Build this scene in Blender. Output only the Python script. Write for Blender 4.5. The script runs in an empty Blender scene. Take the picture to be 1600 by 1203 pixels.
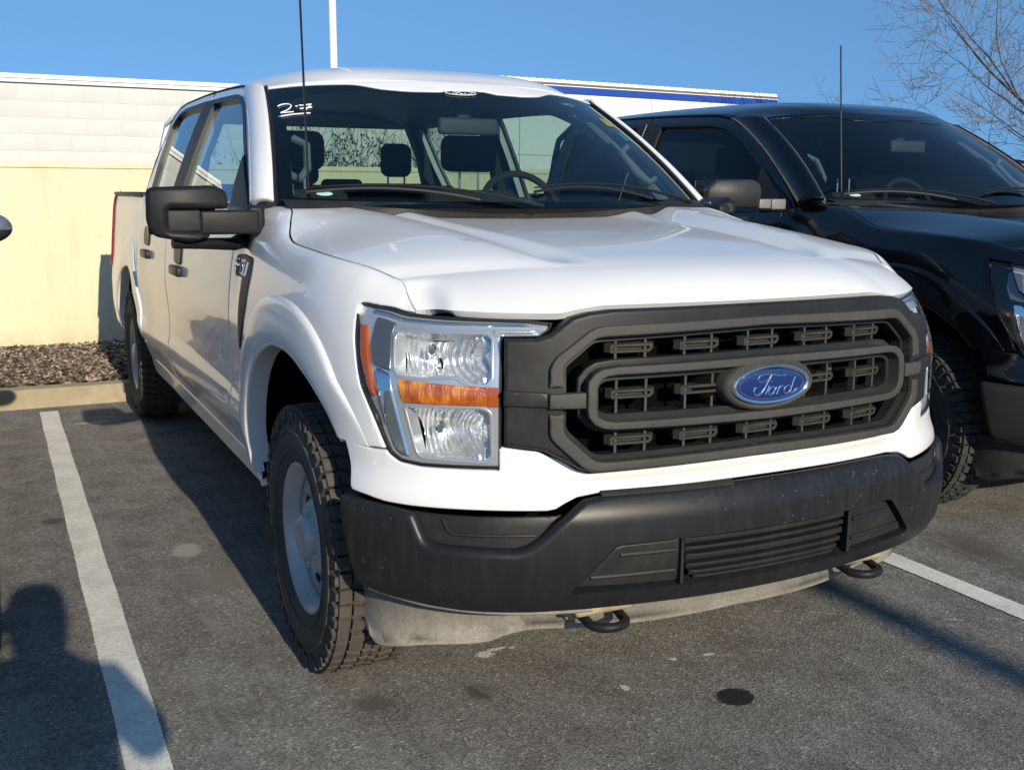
import bpy, bmesh, math, random
import numpy as np
from mathutils import Vector, Matrix
from mathutils.geometry import delaunay_2d_cdt
random.seed(7); RNG = np.random.default_rng(7)
scene = bpy.context.scene
COL = scene.collection
R = math.radians

# ------------------------------------------------------------------ camera, sky, sun
cam_data = bpy.data.cameras.new("camera"); cam = bpy.data.objects.new("camera", cam_data); COL.objects.link(cam)
yaw, pitch, roll = 0.459468, -0.182634, 0.004764
fwd = Vector((math.sin(yaw)*math.cos(pitch), math.cos(yaw)*math.cos(pitch), math.sin(pitch)))
rgt = Vector((math.cos(yaw), -math.sin(yaw), 0)); up = rgt.cross(fwd)
r2 = rgt*math.cos(roll)+up*math.sin(roll); u2 = up*math.cos(roll)-rgt*math.sin(roll)
m = Matrix((r2, u2, -fwd)).transposed().to_4x4(); m.translation = Vector((-1.7781, -1.90695, 1.43536)); cam.matrix_world = m
cam_data.sensor_width = 36; cam_data.lens = 36*1638.416/1600; cam_data.clip_end = 3000; cam_data.clip_start = .02
scene.camera = cam
SUN_EL, SUN_AZ = R(21.0), R(180.0)           # light travels almost exactly along +Y
world = bpy.data.worlds.new("World"); scene.world = world; world.use_nodes = True
wn = world.node_tree; wn.nodes.clear()
sky = wn.nodes.new('ShaderNodeTexSky'); sky.sky_type = 'NISHITA'; sky.sun_disc = False
sky.sun_elevation = SUN_EL; sky.sun_rotation = SUN_AZ; sky.air_density = 1.0; sky.dust_density = .05; sky.ozone_density = 3.0; sky.altitude = 100
bg = wn.nodes.new('ShaderNodeBackground'); bg.inputs[1].default_value = .15
tcw = wn.nodes.new('ShaderNodeTexCoord'); mpw = wn.nodes.new('ShaderNodeMapping'); mpw.vector_type = 'POINT'; mpw.inputs['Scale'].default_value = (1, 1, .8); mpw.inputs['Location'].default_value = (0, 0, .38)
vmx = wn.nodes.new('ShaderNodeVectorMath'); vmx.operation = 'NORMALIZE'; wn.links.new(tcw.outputs['Generated'], mpw.inputs[0]); wn.links.new(mpw.outputs[0], vmx.inputs[0]); wn.links.new(vmx.outputs[0], sky.inputs[0])
wo = wn.nodes.new('ShaderNodeOutputWorld'); tint = wn.nodes.new('ShaderNodeMix'); tint.data_type = 'RGBA'; tint.blend_type = 'MULTIPLY'; tint.inputs[0].default_value = 1; tint.inputs[7].default_value = (.76, 1.0, 1.06, 1); wn.links.new(sky.outputs[0], tint.inputs[6]); wn.links.new(tint.outputs[2], bg.inputs[0]); wn.links.new(bg.outputs[0], wo.inputs[0])
sd = bpy.data.lights.new("sun", 'SUN'); sd.energy = 4.3; sd.angle = R(.5); sd.color = (1, .885, .70)
so = bpy.data.objects.new("sun", sd); COL.objects.link(so)
d = Vector((math.sin(SUN_AZ)*math.cos(SUN_EL), math.cos(SUN_AZ)*math.cos(SUN_EL), math.sin(SUN_EL)))  # towards the sun
so.rotation_euler = d.to_track_quat('Z', 'Y').to_euler(); so.location = (0, -30, 20)
scene.view_settings.view_transform = 'Standard'; scene.view_settings.look = 'None'
scene.view_settings.exposure = 0.30; scene.view_settings.gamma = 1; scene.view_settings.use_curve_mapping = False
scene.cycles.max_bounces = 10; scene.cycles.transparent_max_bounces = 24; scene.cycles.glossy_bounces = 6

# ------------------------------------------------------------------ materials
def N(nt, typ, **kw):
    n = nt.nodes.new(typ)
    for k, v in kw.items():
        if k.startswith('i_'):
            key = k[2:]; key = int(key) if key.isdigit() else key.replace('_', ' ')
            n.inputs[key].default_value = v
        else: setattr(n, k, v)
    return n
def ramp(nt, src, stops):
    n = nt.nodes.new('ShaderNodeValToRGB'); e = n.color_ramp.elements
    while len(e) < len(stops): e.new(.5)
    for k, (p, c) in enumerate(stops): e[k].position = p; e[k].color = (*c, 1) if len(c) == 3 else c
    nt.links.new(src, n.inputs[0]); return n.outputs[0]
def noise(nt, scale, detail=4, rough=.55, coord='Object', vec=None, dist=0, stretch=None):
    tc = nt.nodes.new('ShaderNodeTexCoord') if vec is None else None
    v = tc.outputs[coord] if vec is None else vec
    if stretch:
        mp = nt.nodes.new('ShaderNodeMapping'); mp.inputs['Scale'].default_value = stretch; nt.links.new(v, mp.inputs[0]); v = mp.outputs[0]
    n = N(nt, 'ShaderNodeTexNoise', i_Scale=scale, i_Detail=detail, i_Roughness=rough, i_Distortion=dist); nt.links.new(v, n.inputs['Vector'])
    return n.outputs['Fac']
def mix(nt, f, a, b, mode='MIX'):
    n = nt.nodes.new('ShaderNodeMix'); n.data_type = 'RGBA'; n.blend_type = mode
    for s, v in ((0, f), (6, a), (7, b)):
        if hasattr(v, 'is_linked') or hasattr(v, 'links'): nt.links.new(v, n.inputs[s])
        else: n.inputs[s].default_value = v if s == 0 else ((*v, 1) if len(v) == 3 else v)
    return n.outputs[2]
def bump(nt, h, strength, dist, normal=None):
    b = N(nt, 'ShaderNodeBump', i_Strength=strength, i_Distance=dist); nt.links.new(h, b.inputs['Height'])
    if normal: nt.links.new(normal, b.inputs['Normal'])
    return b.outputs[0]
MATS = {}
def mat(name, col=(.5, .5, .5), rough=.5, metal=0, coat=0, coat_rough=.03, spec=.5, grime=None, build=None, emit=None, ior=1.45, alpha=None):
    """grime = (amount 0..1, colour, scale): a soft uneven film of dust"""
    if name in MATS: return MATS[name]
    m = bpy.data.materials.new(name); m.use_nodes = True; nt = m.node_tree; b = nt.nodes['Principled BSDF']
    b.inputs['Base Color'].default_value = (*col, 1); b.inputs['Roughness'].default_value = rough; b.inputs['Metallic'].default_value = metal
    b.inputs['Coat Weight'].default_value = coat; b.inputs['Coat Roughness'].default_value = coat_rough; b.inputs['IOR'].default_value = ior
    b.inputs['Specular IOR Level'].default_value = spec
    if grime:
        amt, gc, sc = grime
        f = ramp(nt, noise(nt, sc, 6, .65), [(.35, (0, 0, 0)), (.75, (amt,)*3)])
        f2 = noise(nt, sc*9, 3, .7); mm = N(nt, 'ShaderNodeMath', operation='MULTIPLY'); nt.links.new(f, mm.inputs[0]); nt.links.new(f2, mm.inputs[1])
        mm2 = N(nt, 'ShaderNodeMath', operation='MULTIPLY', i_1=1.9); nt.links.new(mm.outputs[0], mm2.inputs[0])
        nt.links.new(mix(nt, mm2.outputs[0], col, gc), b.inputs['Base Color'])
        rr = N(nt, 'ShaderNodeMath', operation='MULTIPLY_ADD', i_1=.35, i_2=rough); nt.links.new(mm2.outputs[0], rr.inputs[0]); nt.links.new(rr.outputs[0], b.inputs['Roughness'])
    if emit: b.inputs['Emission Color'].default_value = (*emit[0], 1); b.inputs['Emission Strength'].default_value = emit[1]
    if build: build(nt, b)
    MATS[name] = m; return m
def paint(name, col, dust, dustcol, rough=.32):
    def f(nt, b):
        n1 = ramp(nt, noise(nt, 2.2, 6, .6), [(.35, (0, 0, 0)), (.8, (dust,)*3)])
        n2 = ramp(nt, noise(nt, 90, 2, .5), [(.62, (0, 0, 0)), (.78, (dust*1.3,)*3)])
        f0 = mix(nt, 1.0, n1, n2, 'ADD')
        tc = nt.nodes.new('ShaderNodeTexCoord'); sp = N(nt, 'ShaderNodeSeparateXYZ'); nt.links.new(tc.outputs['Object'], sp.inputs[0])
        nt.links.new(mix(nt, f0, col, dustcol), b.inputs['Base Color'])
        cr = N(nt, 'ShaderNodeMath', operation='MULTIPLY_ADD', i_1=.5, i_2=.02); nt.links.new(f0, cr.inputs[0]); nt.links.new(cr.outputs[0], b.inputs['Coat Roughness'])
        nn = bump(nt, noise(nt, 900, 2, .5), .02, .0005); nt.links.new(nn, b.inputs['Coat Normal'])
    return mat(name, col, rough, coat=.62, build=f, spec=.25)
M_WHITE = paint('white paint', (.73, .735, .735), .07, (.50, .48, .44))
M_BLACKP = paint('black paint', (.0015, .0018, .003), .006, (.03, .03, .03), .25)
M_SILVER = mat('silver paint', (.36, .37, .38), .35, .75, coat=1)
M_GRILLE = mat('dusty dark grey plastic', (.013, .0135, .0145), .40, spec=.28, grime=(.22, (.09, .088, .08), 3.5))  # on the grille frame, weaker sun on its upward slope is in this colour
M_BAND = mat('grey painted plastic', (.046, .0455, .043), .55, .05, spec=.3, grime=(.30, (.125, .12, .11), 5))
M_PLAST = mat('black textured plastic', (.015, .015, .016), .5, spec=.28, grime=(.25, (.09, .088, .08), 4))
M_MIRROR = mat('mirror black plastic', (.010, .0105, .012), .46, spec=.25, grime=(.12, (.08, .08, .08), 6), build=None)
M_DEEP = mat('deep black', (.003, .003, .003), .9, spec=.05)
M_RUBBERSEAL = mat('rubber seal', (.010, .010, .011), .45)
M_SEALCHROME = mat('worn seal edge', (.16, .15, .13), .4, .2)
def bumper_mat(nt, b):
    tc = nt.nodes.new('ShaderNodeTexCoord')
    streak = noise(nt, 9, 5, .6, vec=tc.outputs['Object'], stretch=(4, 4, .8))
    big = noise(nt, 2.3, 5, .6, vec=tc.outputs['Object'])
    spots = ramp(nt, noise(nt, 75, 3, .6, vec=tc.outputs['Object']), [(.66, (0, 0, 0)), (.72, (.5, .5, .5))])
    f = mix(nt, 1.0, ramp(nt, streak, [(.45, (.0, 0, 0)), (.95, (.12,)*3)]), ramp(nt, big, [(.35, (.25,)*3), (.7, (1, 1, 1))]), 'MULTIPLY')
    f2 = mix(nt, 1.0, f, mix(nt, 1.0, spots, ramp(nt, big, [(.45, (0, 0, 0)), (.62, (.8,)*3)]), 'MULTIPLY'), 'ADD')
    nt.links.new(mix(nt, f2, (.013, .0135, .015), (.18, .175, .165)), b.inputs['Base Color'])
    nt.links.new(ramp(nt, f2, [(0, (.36,)*3), (.5, (.75,)*3)]), b.inputs['Roughness']); b.inputs['Specular IOR Level'].default_value = .3
    nt.links.new(bump(nt, noise(nt, 600, 2, .5, vec=tc.outputs['Object']), .10, .0006), b.inputs['Normal'])
M_BUMP = mat('scuffed dark bumper', build=bumper_mat)
def dam_mat(nt, b):
    tc = nt.nodes.new('ShaderNodeTexCoord')
    streak = noise(nt, 7, 6, .7, vec=tc.outputs['Object'], stretch=(4, 4, 1.0), dist=.3)
    sp = N(nt, 'ShaderNodeSeparateXYZ'); nt.links.new(tc.outputs['Object'], sp.inputs[0])
    mr = N(nt, 'ShaderNodeMapRange', i_1=-.07, i_2=.07, i_3=1.0, i_4=.30); nt.links.new(sp.outputs[2], mr.inputs[0])
    f = mix(nt, 1.0, ramp(nt, streak, [(.25, (.62,)*3), (.65, (1, 1, 1))]), mr.outputs[0], 'MULTIPLY')
    fine = ramp(nt, noise(nt, 120, 4, .7, vec=tc.outputs['Object']), [(.3, (.55,)*3), (.7, (1, 1, 1))])
    nt.links.new(mix(nt, mix(nt, 1, f, fine, 'MULTIPLY'), (.035, .035, .034), (.40, .37, .31)), b.inputs['Base Color'])
    nt.links.new(bump(nt, streak, .2, .004), b.inputs['Normal']); b.inputs['Roughness'].default_value = .8
M_DAM = mat('dusty rubber air dam', build=dam_mat)
M_CHROME = mat('bright chrome', (.82, .83, .84), .08, 1)
M_CHROME2 = mat('satin chrome', (.64, .65, .65), .26, .65, coat=.4)
M_STEEL = mat('silver painted wheel steel', (.46, .465, .465), .40, .3, grime=(.3, (.20, .19, .17), 6))
M_STEELD = mat('cast grey steel', (.15, .15, .15), .5, .7)
def tyre_mat(nt, b):
    tc = nt.nodes.new('ShaderNodeTexCoord'); n1 = noise(nt, 6, 5, .6, vec=tc.outputs['Object']); n2 = noise(nt, 70, 4, .6, vec=tc.outputs['Object'])
    f = mix(nt, 1, ramp(nt, n1, [(.3, (.45,)*3), (.7, (1,)*3)]), ramp(nt, n2, [(.3, (.45,)*3), (.7, (1, 1, 1))]), 'MULTIPLY')
    nt.links.new(mix(nt, f, (.020, .019, .018), (.12, .10, .08)), b.inputs['Base Color']); b.inputs['Roughness'].default_value = .85
    nt.links.new(bump(nt, n2, .25, .002), b.inputs['Normal'])
M_TYRE = mat('dusty tyre rubber', build=tyre_mat)
M_TYRE2 = mat('black tyre rubber', (.020, .020, .020), .8, grime=(.5, (.11, .105, .095), 8))
def amber_mat(nt, b):
    tc = nt.nodes.new('ShaderNodeTexCoord')
    w = noise(nt, 60, 3, .6, vec=tc.outputs['Object'], stretch=(3, 3, .4)); w2 = noise(nt, 26, 3, .6, vec=tc.outputs['Object'], stretch=(1, 1, .5))
    nt.links.new(ramp(nt, w2, [(.28, (.22, .032, .001)), (.5, (.50, .11, .003)), (.68, (.85, .34, .015))]), b.inputs['Base Color'])
    nt.links.new(bump(nt, w, .7, .006), b.inputs['Normal'])
M_AMBER = mat('amber lens', rough=.18, coat=1, spec=.7, build=amber_mat)
M_AMBERD = mat('orange reflector', (.38, .075, .003), .35, coat=.5, spec=.3)
M_RED = mat('red lens', (.22, .006, .005), .25, coat=1)
def reflector(nt, b):
    tc = nt.nodes.new('ShaderNodeTexCoord')
    wv = N(nt, 'ShaderNodeTexWave', i_Scale=26.0, i_Distortion=2.2, i_Detail=1.5); wv.bands_direction = 'X'; nt.links.new(tc.outputs['Object'], wv.inputs[0])
    v = N(nt, 'ShaderNodeTexVoronoi', i_Scale=60.0); mp = N(nt, 'ShaderNodeMapping'); mp.inputs['Scale'].default_value = (1.0, 1.0, .38)
    nt.links.new(tc.outputs['Object'], mp.inputs[0]); nt.links.new(mp.outputs[0], v.inputs['Vector'])
    nt.links.new(bump(nt, v.outputs['Distance'], .35, .003, bump(nt, wv.outputs['Fac'], .55, .005)), b.inputs['Normal'])
    nt.links.new(ramp(nt, noise(nt, 40, 3, .6, vec=mp.outputs[0]), [(.3, (.62, .64, .66)), (.7, (.95, .95, .93))]), b.inputs['Base Color'])
M_REFL = mat('faceted reflector', (.8, .8, .8), .2, .72, build=reflector)
def glassmat(name, tint, refl=1.5, gloss=.0, through=1.0):
    m = bpy.data.materials.new(name); m.use_nodes = True; nt = m.node_tree; nt.nodes.clear()
    o = nt.nodes.new('ShaderNodeOutputMaterial'); t = nt.nodes.new('ShaderNodeBsdfTransparent'); t.inputs[0].default_value = (*tint, 1)
    g = nt.nodes.new('ShaderNodeBsdfGlossy'); g.inputs['Roughness'].default_value = gloss; g.inputs[0].default_value = (1, 1, 1, 1)
    fr = N(nt, 'ShaderNodeFresnel', i_IOR=refl); mx = nt.nodes.new('ShaderNodeMixShader')
    ge = nt.nodes.new('ShaderNodeNewGeometry'); io = N(nt, 'ShaderNodeMapRange', i_3=refl, i_4=1/refl); nt.links.new(ge.outputs['Backfacing'], io.inputs[0]); nt.links.new(io.outputs[0], fr.inputs['IOR'])   # same reflectance from either side of a thin pane
    nt.links.new(fr.outputs[0], mx.inputs[0]); nt.links.new(t.outputs[0], mx.inputs[1]); nt.links.new(g.outputs[0], mx.inputs[2]); nt.links.new(mx.outputs[0], o.inputs[0])
    MATS[name] = m; return m
M_WS = glassmat('windscreen glass', (.56, .68, .67), 1.55)
M_SIDEG = glassmat('side glass', (.50, .64, .60), 1.62)
M_TINT = glassmat('dark tinted glass', (.035, .04, .045), 1.5)
M_LENS = glassmat('clear lamp lens', (.93, .95, .97), 1.42)
M_REARG = glassmat('rear glass', (.52, .63, .58), 1.3)
M_CABIN = mat('cabin grey plastic', (.055, .060, .064), .6)
M_CABINL = mat('cabin light trim', (.17, .185, .18), .7)
M_SEAT = mat('dark seat fabric', (.022, .023, .028), .85, grime=(.2, (.05, .05, .055), 20))
M_BLUE = mat('badge blue enamel', (.006, .022, .12), .2, coat=1)
M_MARK = mat('white paint marker', (.85, .87, .88), .7)
M_TEAL = mat('pale green sticker', (.35, .62, .52), .5)
M_YELST = mat('yellow green sticker', (.20, .24, .05), .5)
M_TEALST = mat('teal sticker', (.01, .12, .14), .5)
def interp_s(xq, xs, ys):
    """smooth monotone-ish cubic (PCHIP) interpolation, linear beyond the ends"""
    xs=np.asarray(xs,float); ys=np.asarray(ys,float); xq=np.asarray(xq,float)
    h=np.diff(xs); d=np.diff(ys)/h; m=np.zeros(len(xs)); m[0]=d[0]; m[-1]=d[-1]
    for i in range(1,len(xs)-1):
        if d[i-1]*d[i]>0:
            w1=2*h[i]+h[i-1]; w2=h[i]+2*h[i-1]; m[i]=(w1+w2)/(w1/d[i-1]+w2/d[i])
    k=np.clip(np.searchsorted(xs,xq)-1,0,len(xs)-2); t=(xq-xs[k])/h[k]
    tc=np.clip(t,0,1); t2=tc*tc; t3=t2*tc
    y=(2*t3-3*t2+1)*ys[k]+(t3-2*t2+tc)*h[k]*m[k]+(-2*t3+3*t2)*ys[k+1]+(t3-t2)*h[k]*m[k+1]
    y=np.where(t<0,ys[0]+(xq-xs[0])*m[0],y); y=np.where(t>1,ys[-1]+(xq-xs[-1])*m[-1],y)
    return y
def sstep(a,b,x):
    t=np.clip((x-a)/(b-a),0,1); return t*t*(3-2*t)
class Plan:
    """plan curve (half width, y) against a running length t that equals y along the flank"""
    def __init__(s,pts,ybase):
        p=np.array(pts,float)
        for _ in range(3):                       # Chaikin rounding
            q=[p[0]]
            for a,b in zip(p[:-1],p[1:]): q+= [a*.75+b*.25,a*.25+b*.75]
            q.append(p[-1]); p=np.array(q)
        L=np.r_[0,np.cumsum(np.hypot(*np.diff(p,axis=0).T))]
        i=np.argmax(p[:,1]>=ybase); f=(ybase-p[i-1,1])/(p[i,1]-p[i-1,1]); L0=L[i-1]+f*(L[i]-L[i-1])
        s.t=L-L0+ybase; s.x=p[:,0]; s.y=p[:,1]; s.t0=s.t[0]; s.t1=s.t[-1]
        s.T=np.linspace(s.t0,s.t1,1200); s.X=np.interp(s.T,s.t,s.x); s.Y=np.interp(s.T,s.t,s.y)
        k=np.ones(13)/13
        for _ in range(2):
            ex=lambda a: np.r_[2*a[0]-a[6:0:-1],a,2*a[-1]-a[-2:-8:-1]]
            X=np.convolve(ex(s.X),k,'valid'); Y=np.convolve(ex(s.Y),k,'valid'); s.X,s.Y=X,Y
        s.X[0]=0 if pts[0][0]==0 else s.X[0]
        dx=np.gradient(s.X,s.T); dy=np.gradient(s.Y,s.T); n=np.hypot(dx,dy)
        s.NX=dy/n; s.NY=-dx/n                    # outward
        if pts[0][0]==0:                          # dead flat at the centre line
            w=np.clip((s.T-s.t0)/.06,0,1); s.NX=s.NX*w; s.X=np.where(s.T-s.t0<.05,s.T-s.t0,s.X)
    def at(s,t,off=0):
        """point at running length t, moved inward by off"""
        f=lambda a: np.interp(t,s.T,a)
        ex=np.minimum(t-s.t0,0)
        return f(s.X)+ex-off*f(s.NX), f(s.Y)-off*f(s.NY)
SKIN=Plan([(0,.205),(.09,.2055),(.30,.216),(.52,.250),(.66,.298),(.80,.380),(.90,.475),(.965,.60),(1.0,.75),(1.018,.92),(1.026,1.2),(1.03,1.7),(1.03,6.10),(1.022,6.20),(.985,6.255),(.93,6.27)],1.7)
BUMP=Plan([(0,.135),(.09,.1355),(.27,.15),(.56,.205),(.75,.275),(.88,.375),(.97,.49),(1.03,.60),(1.045,.70),(1.05,.9)],.62)
Z1=.95; ARC=.34
DAMP=Plan([(0,.27),(.1,.2705),(.3,.30),(.45,.345),(.65,.41),(.80,.47),(.90,.55),(.945,.66),(.95,.8)],.6)
ARCHF=(1.13,.43,.545); ARCHR=(5.09,.44,.52)
def arch_d(t,z,A):
    dy=np.abs(t-A[0]); dz=np.abs(z-A[1]); p=2.35
    return (dy**p+dz**p)**(1/p)-A[2]
def flare(t,z):
    o=0
    for A,w in ((ARCHF,.105),(ARCHR,.09)):
        d=arch_d(t,z,A)
        k=1-.85*sstep(A[0]+.15,A[0]+.40,t)*(1-sstep(.42,.75,z))-.85*(1-sstep(A[0]-.45,A[0]-.2,t))*(1-sstep(.42,.75,z))*(A[0]>3)
        o=o+k*(-.016*(1-sstep(w*.6,w+.42,d)))
    return o
def top_z(t): return interp_s(t,[.2,.50,.55,.62,.72,.82,1.02,1.26,1.36,1.5,1.65,1.78,1.97,2.2,2.6,4.3,4.6,6.3],[1.18,1.19,1.203,1.214,1.237,1.249,1.263,1.275,1.290,1.335,1.374,1.380,1.362,1.345,1.345,1.355,1.40,1.405])
def top_D(t): return interp_s(t,[.2,.50,.55,.62,.72,.82,1.02,1.26,1.36,1.5,1.65,1.78,1.97,2.2,4.3,4.6,6.3],[.10,.125,.118,.10,.082,.077,.080,.082,.092,.128,.165,.145,.085,.075,.07,.05,.05])
def side_off(t,z):
    zz=[.36,.44,.50,.56,.62,.66,.72,.80,.90,1.0,1.2]
    door=interp_s(z,zz,[.085,.07,.055,.035,.020,.022,.036,.038,.030,.022,.022])
    fend=interp_s(z,zz,[.03,.02,.015,.012,.01,.01,.01,.008,.006,.004,.004])
    bed=interp_s(z,zz,[.07,.05,.035,.025,.018,.015,.015,.015,.024,.036,.048])
    w=sstep(1.66,1.86,t); w2=sstep(4.5,4.75,t)
    return fend*(1-w)+door*w*(1-w2)+bed*w2
def skin(t,h):
    """the white flank and nose: t runs round the body, h is height, rolling over into the top above Z1"""
    t=np.asarray(t,float); h=np.asarray(h,float)
    th=np.clip((h-Z1)/ARC,0,1)*np.pi/2; zt=top_z(t); D=top_D(t)
    z=np.where(h<=Z1,h,Z1+(zt-Z1)*np.sin(th)); off=np.where(h<=Z1,0,D*(1-np.cos(th)))
    nose=1-sstep(.5,1.0,t)
    off=off+side_off(t,np.minimum(z,1.2))*(1-nose)+flare(t,z)*sstep(.2,.7,t)*(h<2)
    # nose: leans back above .95, white lip under the grille swells forward
    off=off+nose*(np.where(z>.95,.16*(z-.95),0)-.022*np.exp(-((z-.675)/.05)**2))
    x,y=SKIN.at(t,off)
    return np.stack([-x,y,z],-1)
def bumper(t,z):
    t=np.asarray(t,float); z=np.asarray(z,float)
    off=interp_s(z,[.38,.42,.47,.56,.64,.70,.74],[.060,.030,.008,0,.004,.03,.09])
    x,y=BUMP.at(t,off); return np.stack([-x,y,z],-1)
def grille(t,z):
    t=np.asarray(t,float); z=np.asarray(z,float)
    x,y=SKIN.at(t,0*z+np.where(z>.95,.10*(z-.95),0)); return np.stack([-x,y-.012,z],-1)
def gh_side(y,z):
    """side glass and door frames"""
    x=interp_s(z,[1.25,1.36,1.5,1.7,1.85,1.93],[.985,.955,.905,.825,.755,.70])
    x=x-.03*(1-sstep(1.6,2.6,y))-.10*sstep(3.6,4.6,y)*0
    return np.stack([-x+0*y,y+0*z,z+0*y],-1)
def wshield(x,w):
    """windscreen: x across, w 0 at the cowl and 1 at the roof"""
    x=np.asarray(x,float); xb=x*(.88-.14*w)
    yb=1.50+.235*np.abs(x)**2.2; yt=2.16+.24*np.abs(x)**2.2
    zb=1.375+.015*np.abs(x)**2; zt=1.865-.03*np.abs(x)**2
    return np.stack([xb,yb+(yt-yb)*w-.03*np.sin(np.pi*w)*1, zb+(zt-zb)*w+.012*np.sin(np.pi*w)],-1)
# ------------------------------------------------------------------ mesh tools
def recentre(o):
    me = o.data; n = len(me.vertices)
    if not n: return
    co = np.empty(n*3); me.vertices.foreach_get('co', co); co = co.reshape(-1, 3)
    c = (co.min(0)+co.max(0))/2; co -= c; me.vertices.foreach_set('co', co.ravel()); me.update()
    o.location = Vector(o.location)+Vector(c)
def ref(o, parent):
    """parent o under parent keeping its world place (parents here are never rotated)"""
    if parent is not None:
        p = parent; off = Vector((0, 0, 0))
        while p is not None: off += p.location; p = p.parent
        o.parent = parent; o.location = Vector(o.location)-off
    return o
def mesh(name, V, F, mt, parent=None, smooth=True, normals=None, centre=True, kind=None, label=None, sharp=None):
    me = bpy.data.meshes.new(name)
    V = np.asarray(V, float)
    me.from_pydata([tuple(v) for v in V], [], [tuple(int(i) for i in f) for f in F]); me.materials.append(mt)
    me.update()
    if smooth: me.polygons.foreach_set('use_smooth', [True]*len(me.polygons))
    if normals is not None: me.normals_split_custom_set_from_vertices([tuple(n) for n in normals])
    elif sharp is not None:
        me.set_sharp_from_angle(angle=R(sharp))
    o = bpy.data.objects.new(name, me); COL.objects.link(o)
    if centre: recentre(o)
    ref(o, parent)
    if kind: o['kind'] = kind
    if label: o['label'] = label
    return o
class MB:
    """collects simple solids into one mesh"""
    def __init__(s): s.V = []; s.F = []
    def add(s, V, F):
        k = len(s.V); s.V += [tuple(v) for v in V]; s.F += [tuple(i+k for i in f) for f in F]; return s
    def box(s, a, b, rot=None, c=None, bev=0):
        x0, y0, z0 = a; x1, y1, z1 = b
        if bev <= 0:
            V = [(x, y, z) for x in (x0, x1) for y in (y0, y1) for z in (z0, z1)]
            F = [(0, 1, 3, 2), (4, 6, 7, 5), (0, 4, 5, 1), (2, 3, 7, 6), (0, 2, 6, 4), (1, 5, 7, 3)]
        else:
            bm = bmesh.new(); bmesh.ops.create_cube(bm, size=1)
            for v in bm.verts: v.co = Vector(((x0+x1)/2+v.co.x*(x1-x0), (y0+y1)/2+v.co.y*(y1-y0), (z0+z1)/2+v.co.z*(z1-z0)))
            bmesh.ops.bevel(bm, geom=bm.edges[:], offset=bev, segments=3, affect='EDGES', profile=.5, clamp_overlap=True)
            V = [tuple(v.co) for v in bm.verts]; F = [tuple(v.index for v in f.verts) for f in bm.faces]; bm.free()
        if rot is not None:
            c = Vector(c if c is not None else ((x0+x1)/2, (y0+y1)/2, (z0+z1)/2)); V = [c+rot @ (Vector(v)-c) for v in V]
        return s.add(V, F)
    def tube(s, pts, r, n=8, cap=True, sq=1.0):
        P = [Vector(p) for p in pts]; rr = r if hasattr(r, '__len__') else [r]*len(P); V = []; F = []; prev = None
        for i, p in enumerate(P):
            t = (P[min(i+1, len(P)-1)]-P[max(i-1, 0)]).normalized()
            if prev is None:
                a = Vector((0, 0, 1)) if abs(t.z) < .9 else Vector((1, 0, 0)); prev = t.cross(a).normalized()
            prev = (prev-t*prev.dot(t)).normalized(); q = t.cross(prev)
            for k in range(n):
                an = 2*math.pi*k/n; V.append(p+(prev*math.cos(an)+q*math.sin(an)*sq)*rr[i])
        for i in range(len(P)-1):
            for k in range(n):
                a = i*n+k; b = i*n+(k+1) % n; F.append((a, b, b+n, a+n))
        if cap: F.append(tuple(reversed(range(n)))); F.append(tuple(range((len(P)-1)*n, len(P)*n)))
        return s.add(V, F)
    def lathe(s, prof, n=32, axis='x', c=(0, 0, 0), a0=0, a1=2*math.pi):
        full = abs(a1-a0-2*math.pi) < 1e-6; m = n if full else n+1; V = []; F = []
        for (u, r) in prof:
            for k in range(m):
                a = a0+(a1-a0)*k/n
                p = {'x': (u, r*math.cos(a), r*math.sin(a)), 'y': (r*math.cos(a), u, r*math.sin(a)), 'z': (r*math.cos(a), r*math.sin(a), u)}[axis]
                V.append((p[0]+c[0], p[1]+c[1], p[2]+c[2]))
        for i in range(len(prof)-1):
            for k in range(n):
                a = i*m+k; b = i*m+(k+1) % m; F.append((a, b, b+m, a+m))
        return s.add(V, F)
    def prism(s, poly, ax, a, b):
        """poly in the two other axes, extruded along ax from a to b"""
        n = len(poly); mk = {0: lambda u, v, w: (w, u, v), 1: lambda u, v, w: (u, w, v), 2: lambda u, v, w: (u, v, w)}[ax]
        V = [mk(u, v, a) for u, v in poly]+[mk(u, v, b) for u, v in poly]
        F = [tuple(range(n)), tuple(reversed(range(n, 2*n)))]+[(i, (i+1) % n, (i+1) % n+n, i+n) for i in range(n)]
        return s.add(V, F)
    def build(s, name, mt, parent=None, smooth=False, sharp=None, mirror=False, **k):
        V = np.array([tuple(v) for v in s.V], float); F = s.F
        if mirror: V = V*np.array([-1, 1, 1]); F = [tuple(reversed(f)) for f in F]
        bm = bmesh.new(); vs = [bm.verts.new(v) for v in V]
        for f in F:
            try: bm.faces.new([vs[i] for i in f])
            except ValueError: pass
        bmesh.ops.recalc_face_normals(bm, faces=bm.faces[:])
        bm.verts.index_update(); VV = [tuple(v.co) for v in bm.verts]; FF = [tuple(v.index for v in f.verts) for f in bm.faces]; bm.free()
        return mesh(name, VV, FF, mt, parent, smooth=smooth or sharp is not None, sharp=sharp if sharp is not None else (None if not smooth else 40), **k)
def resample(poly, step, closed=True):
    P = np.asarray(poly, float); out = []; n = len(P)
    for i in range(n if closed else n-1):
        a = P[i]; b = P[(i+1) % n]; L = np.hypot(*(b-a)); k = max(1, int(math.ceil(L/step)))
        for j in range(k): out.append(a+(b-a)*j/k)
    if not closed: out.append(P[-1])
    return np.array(out)
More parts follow.
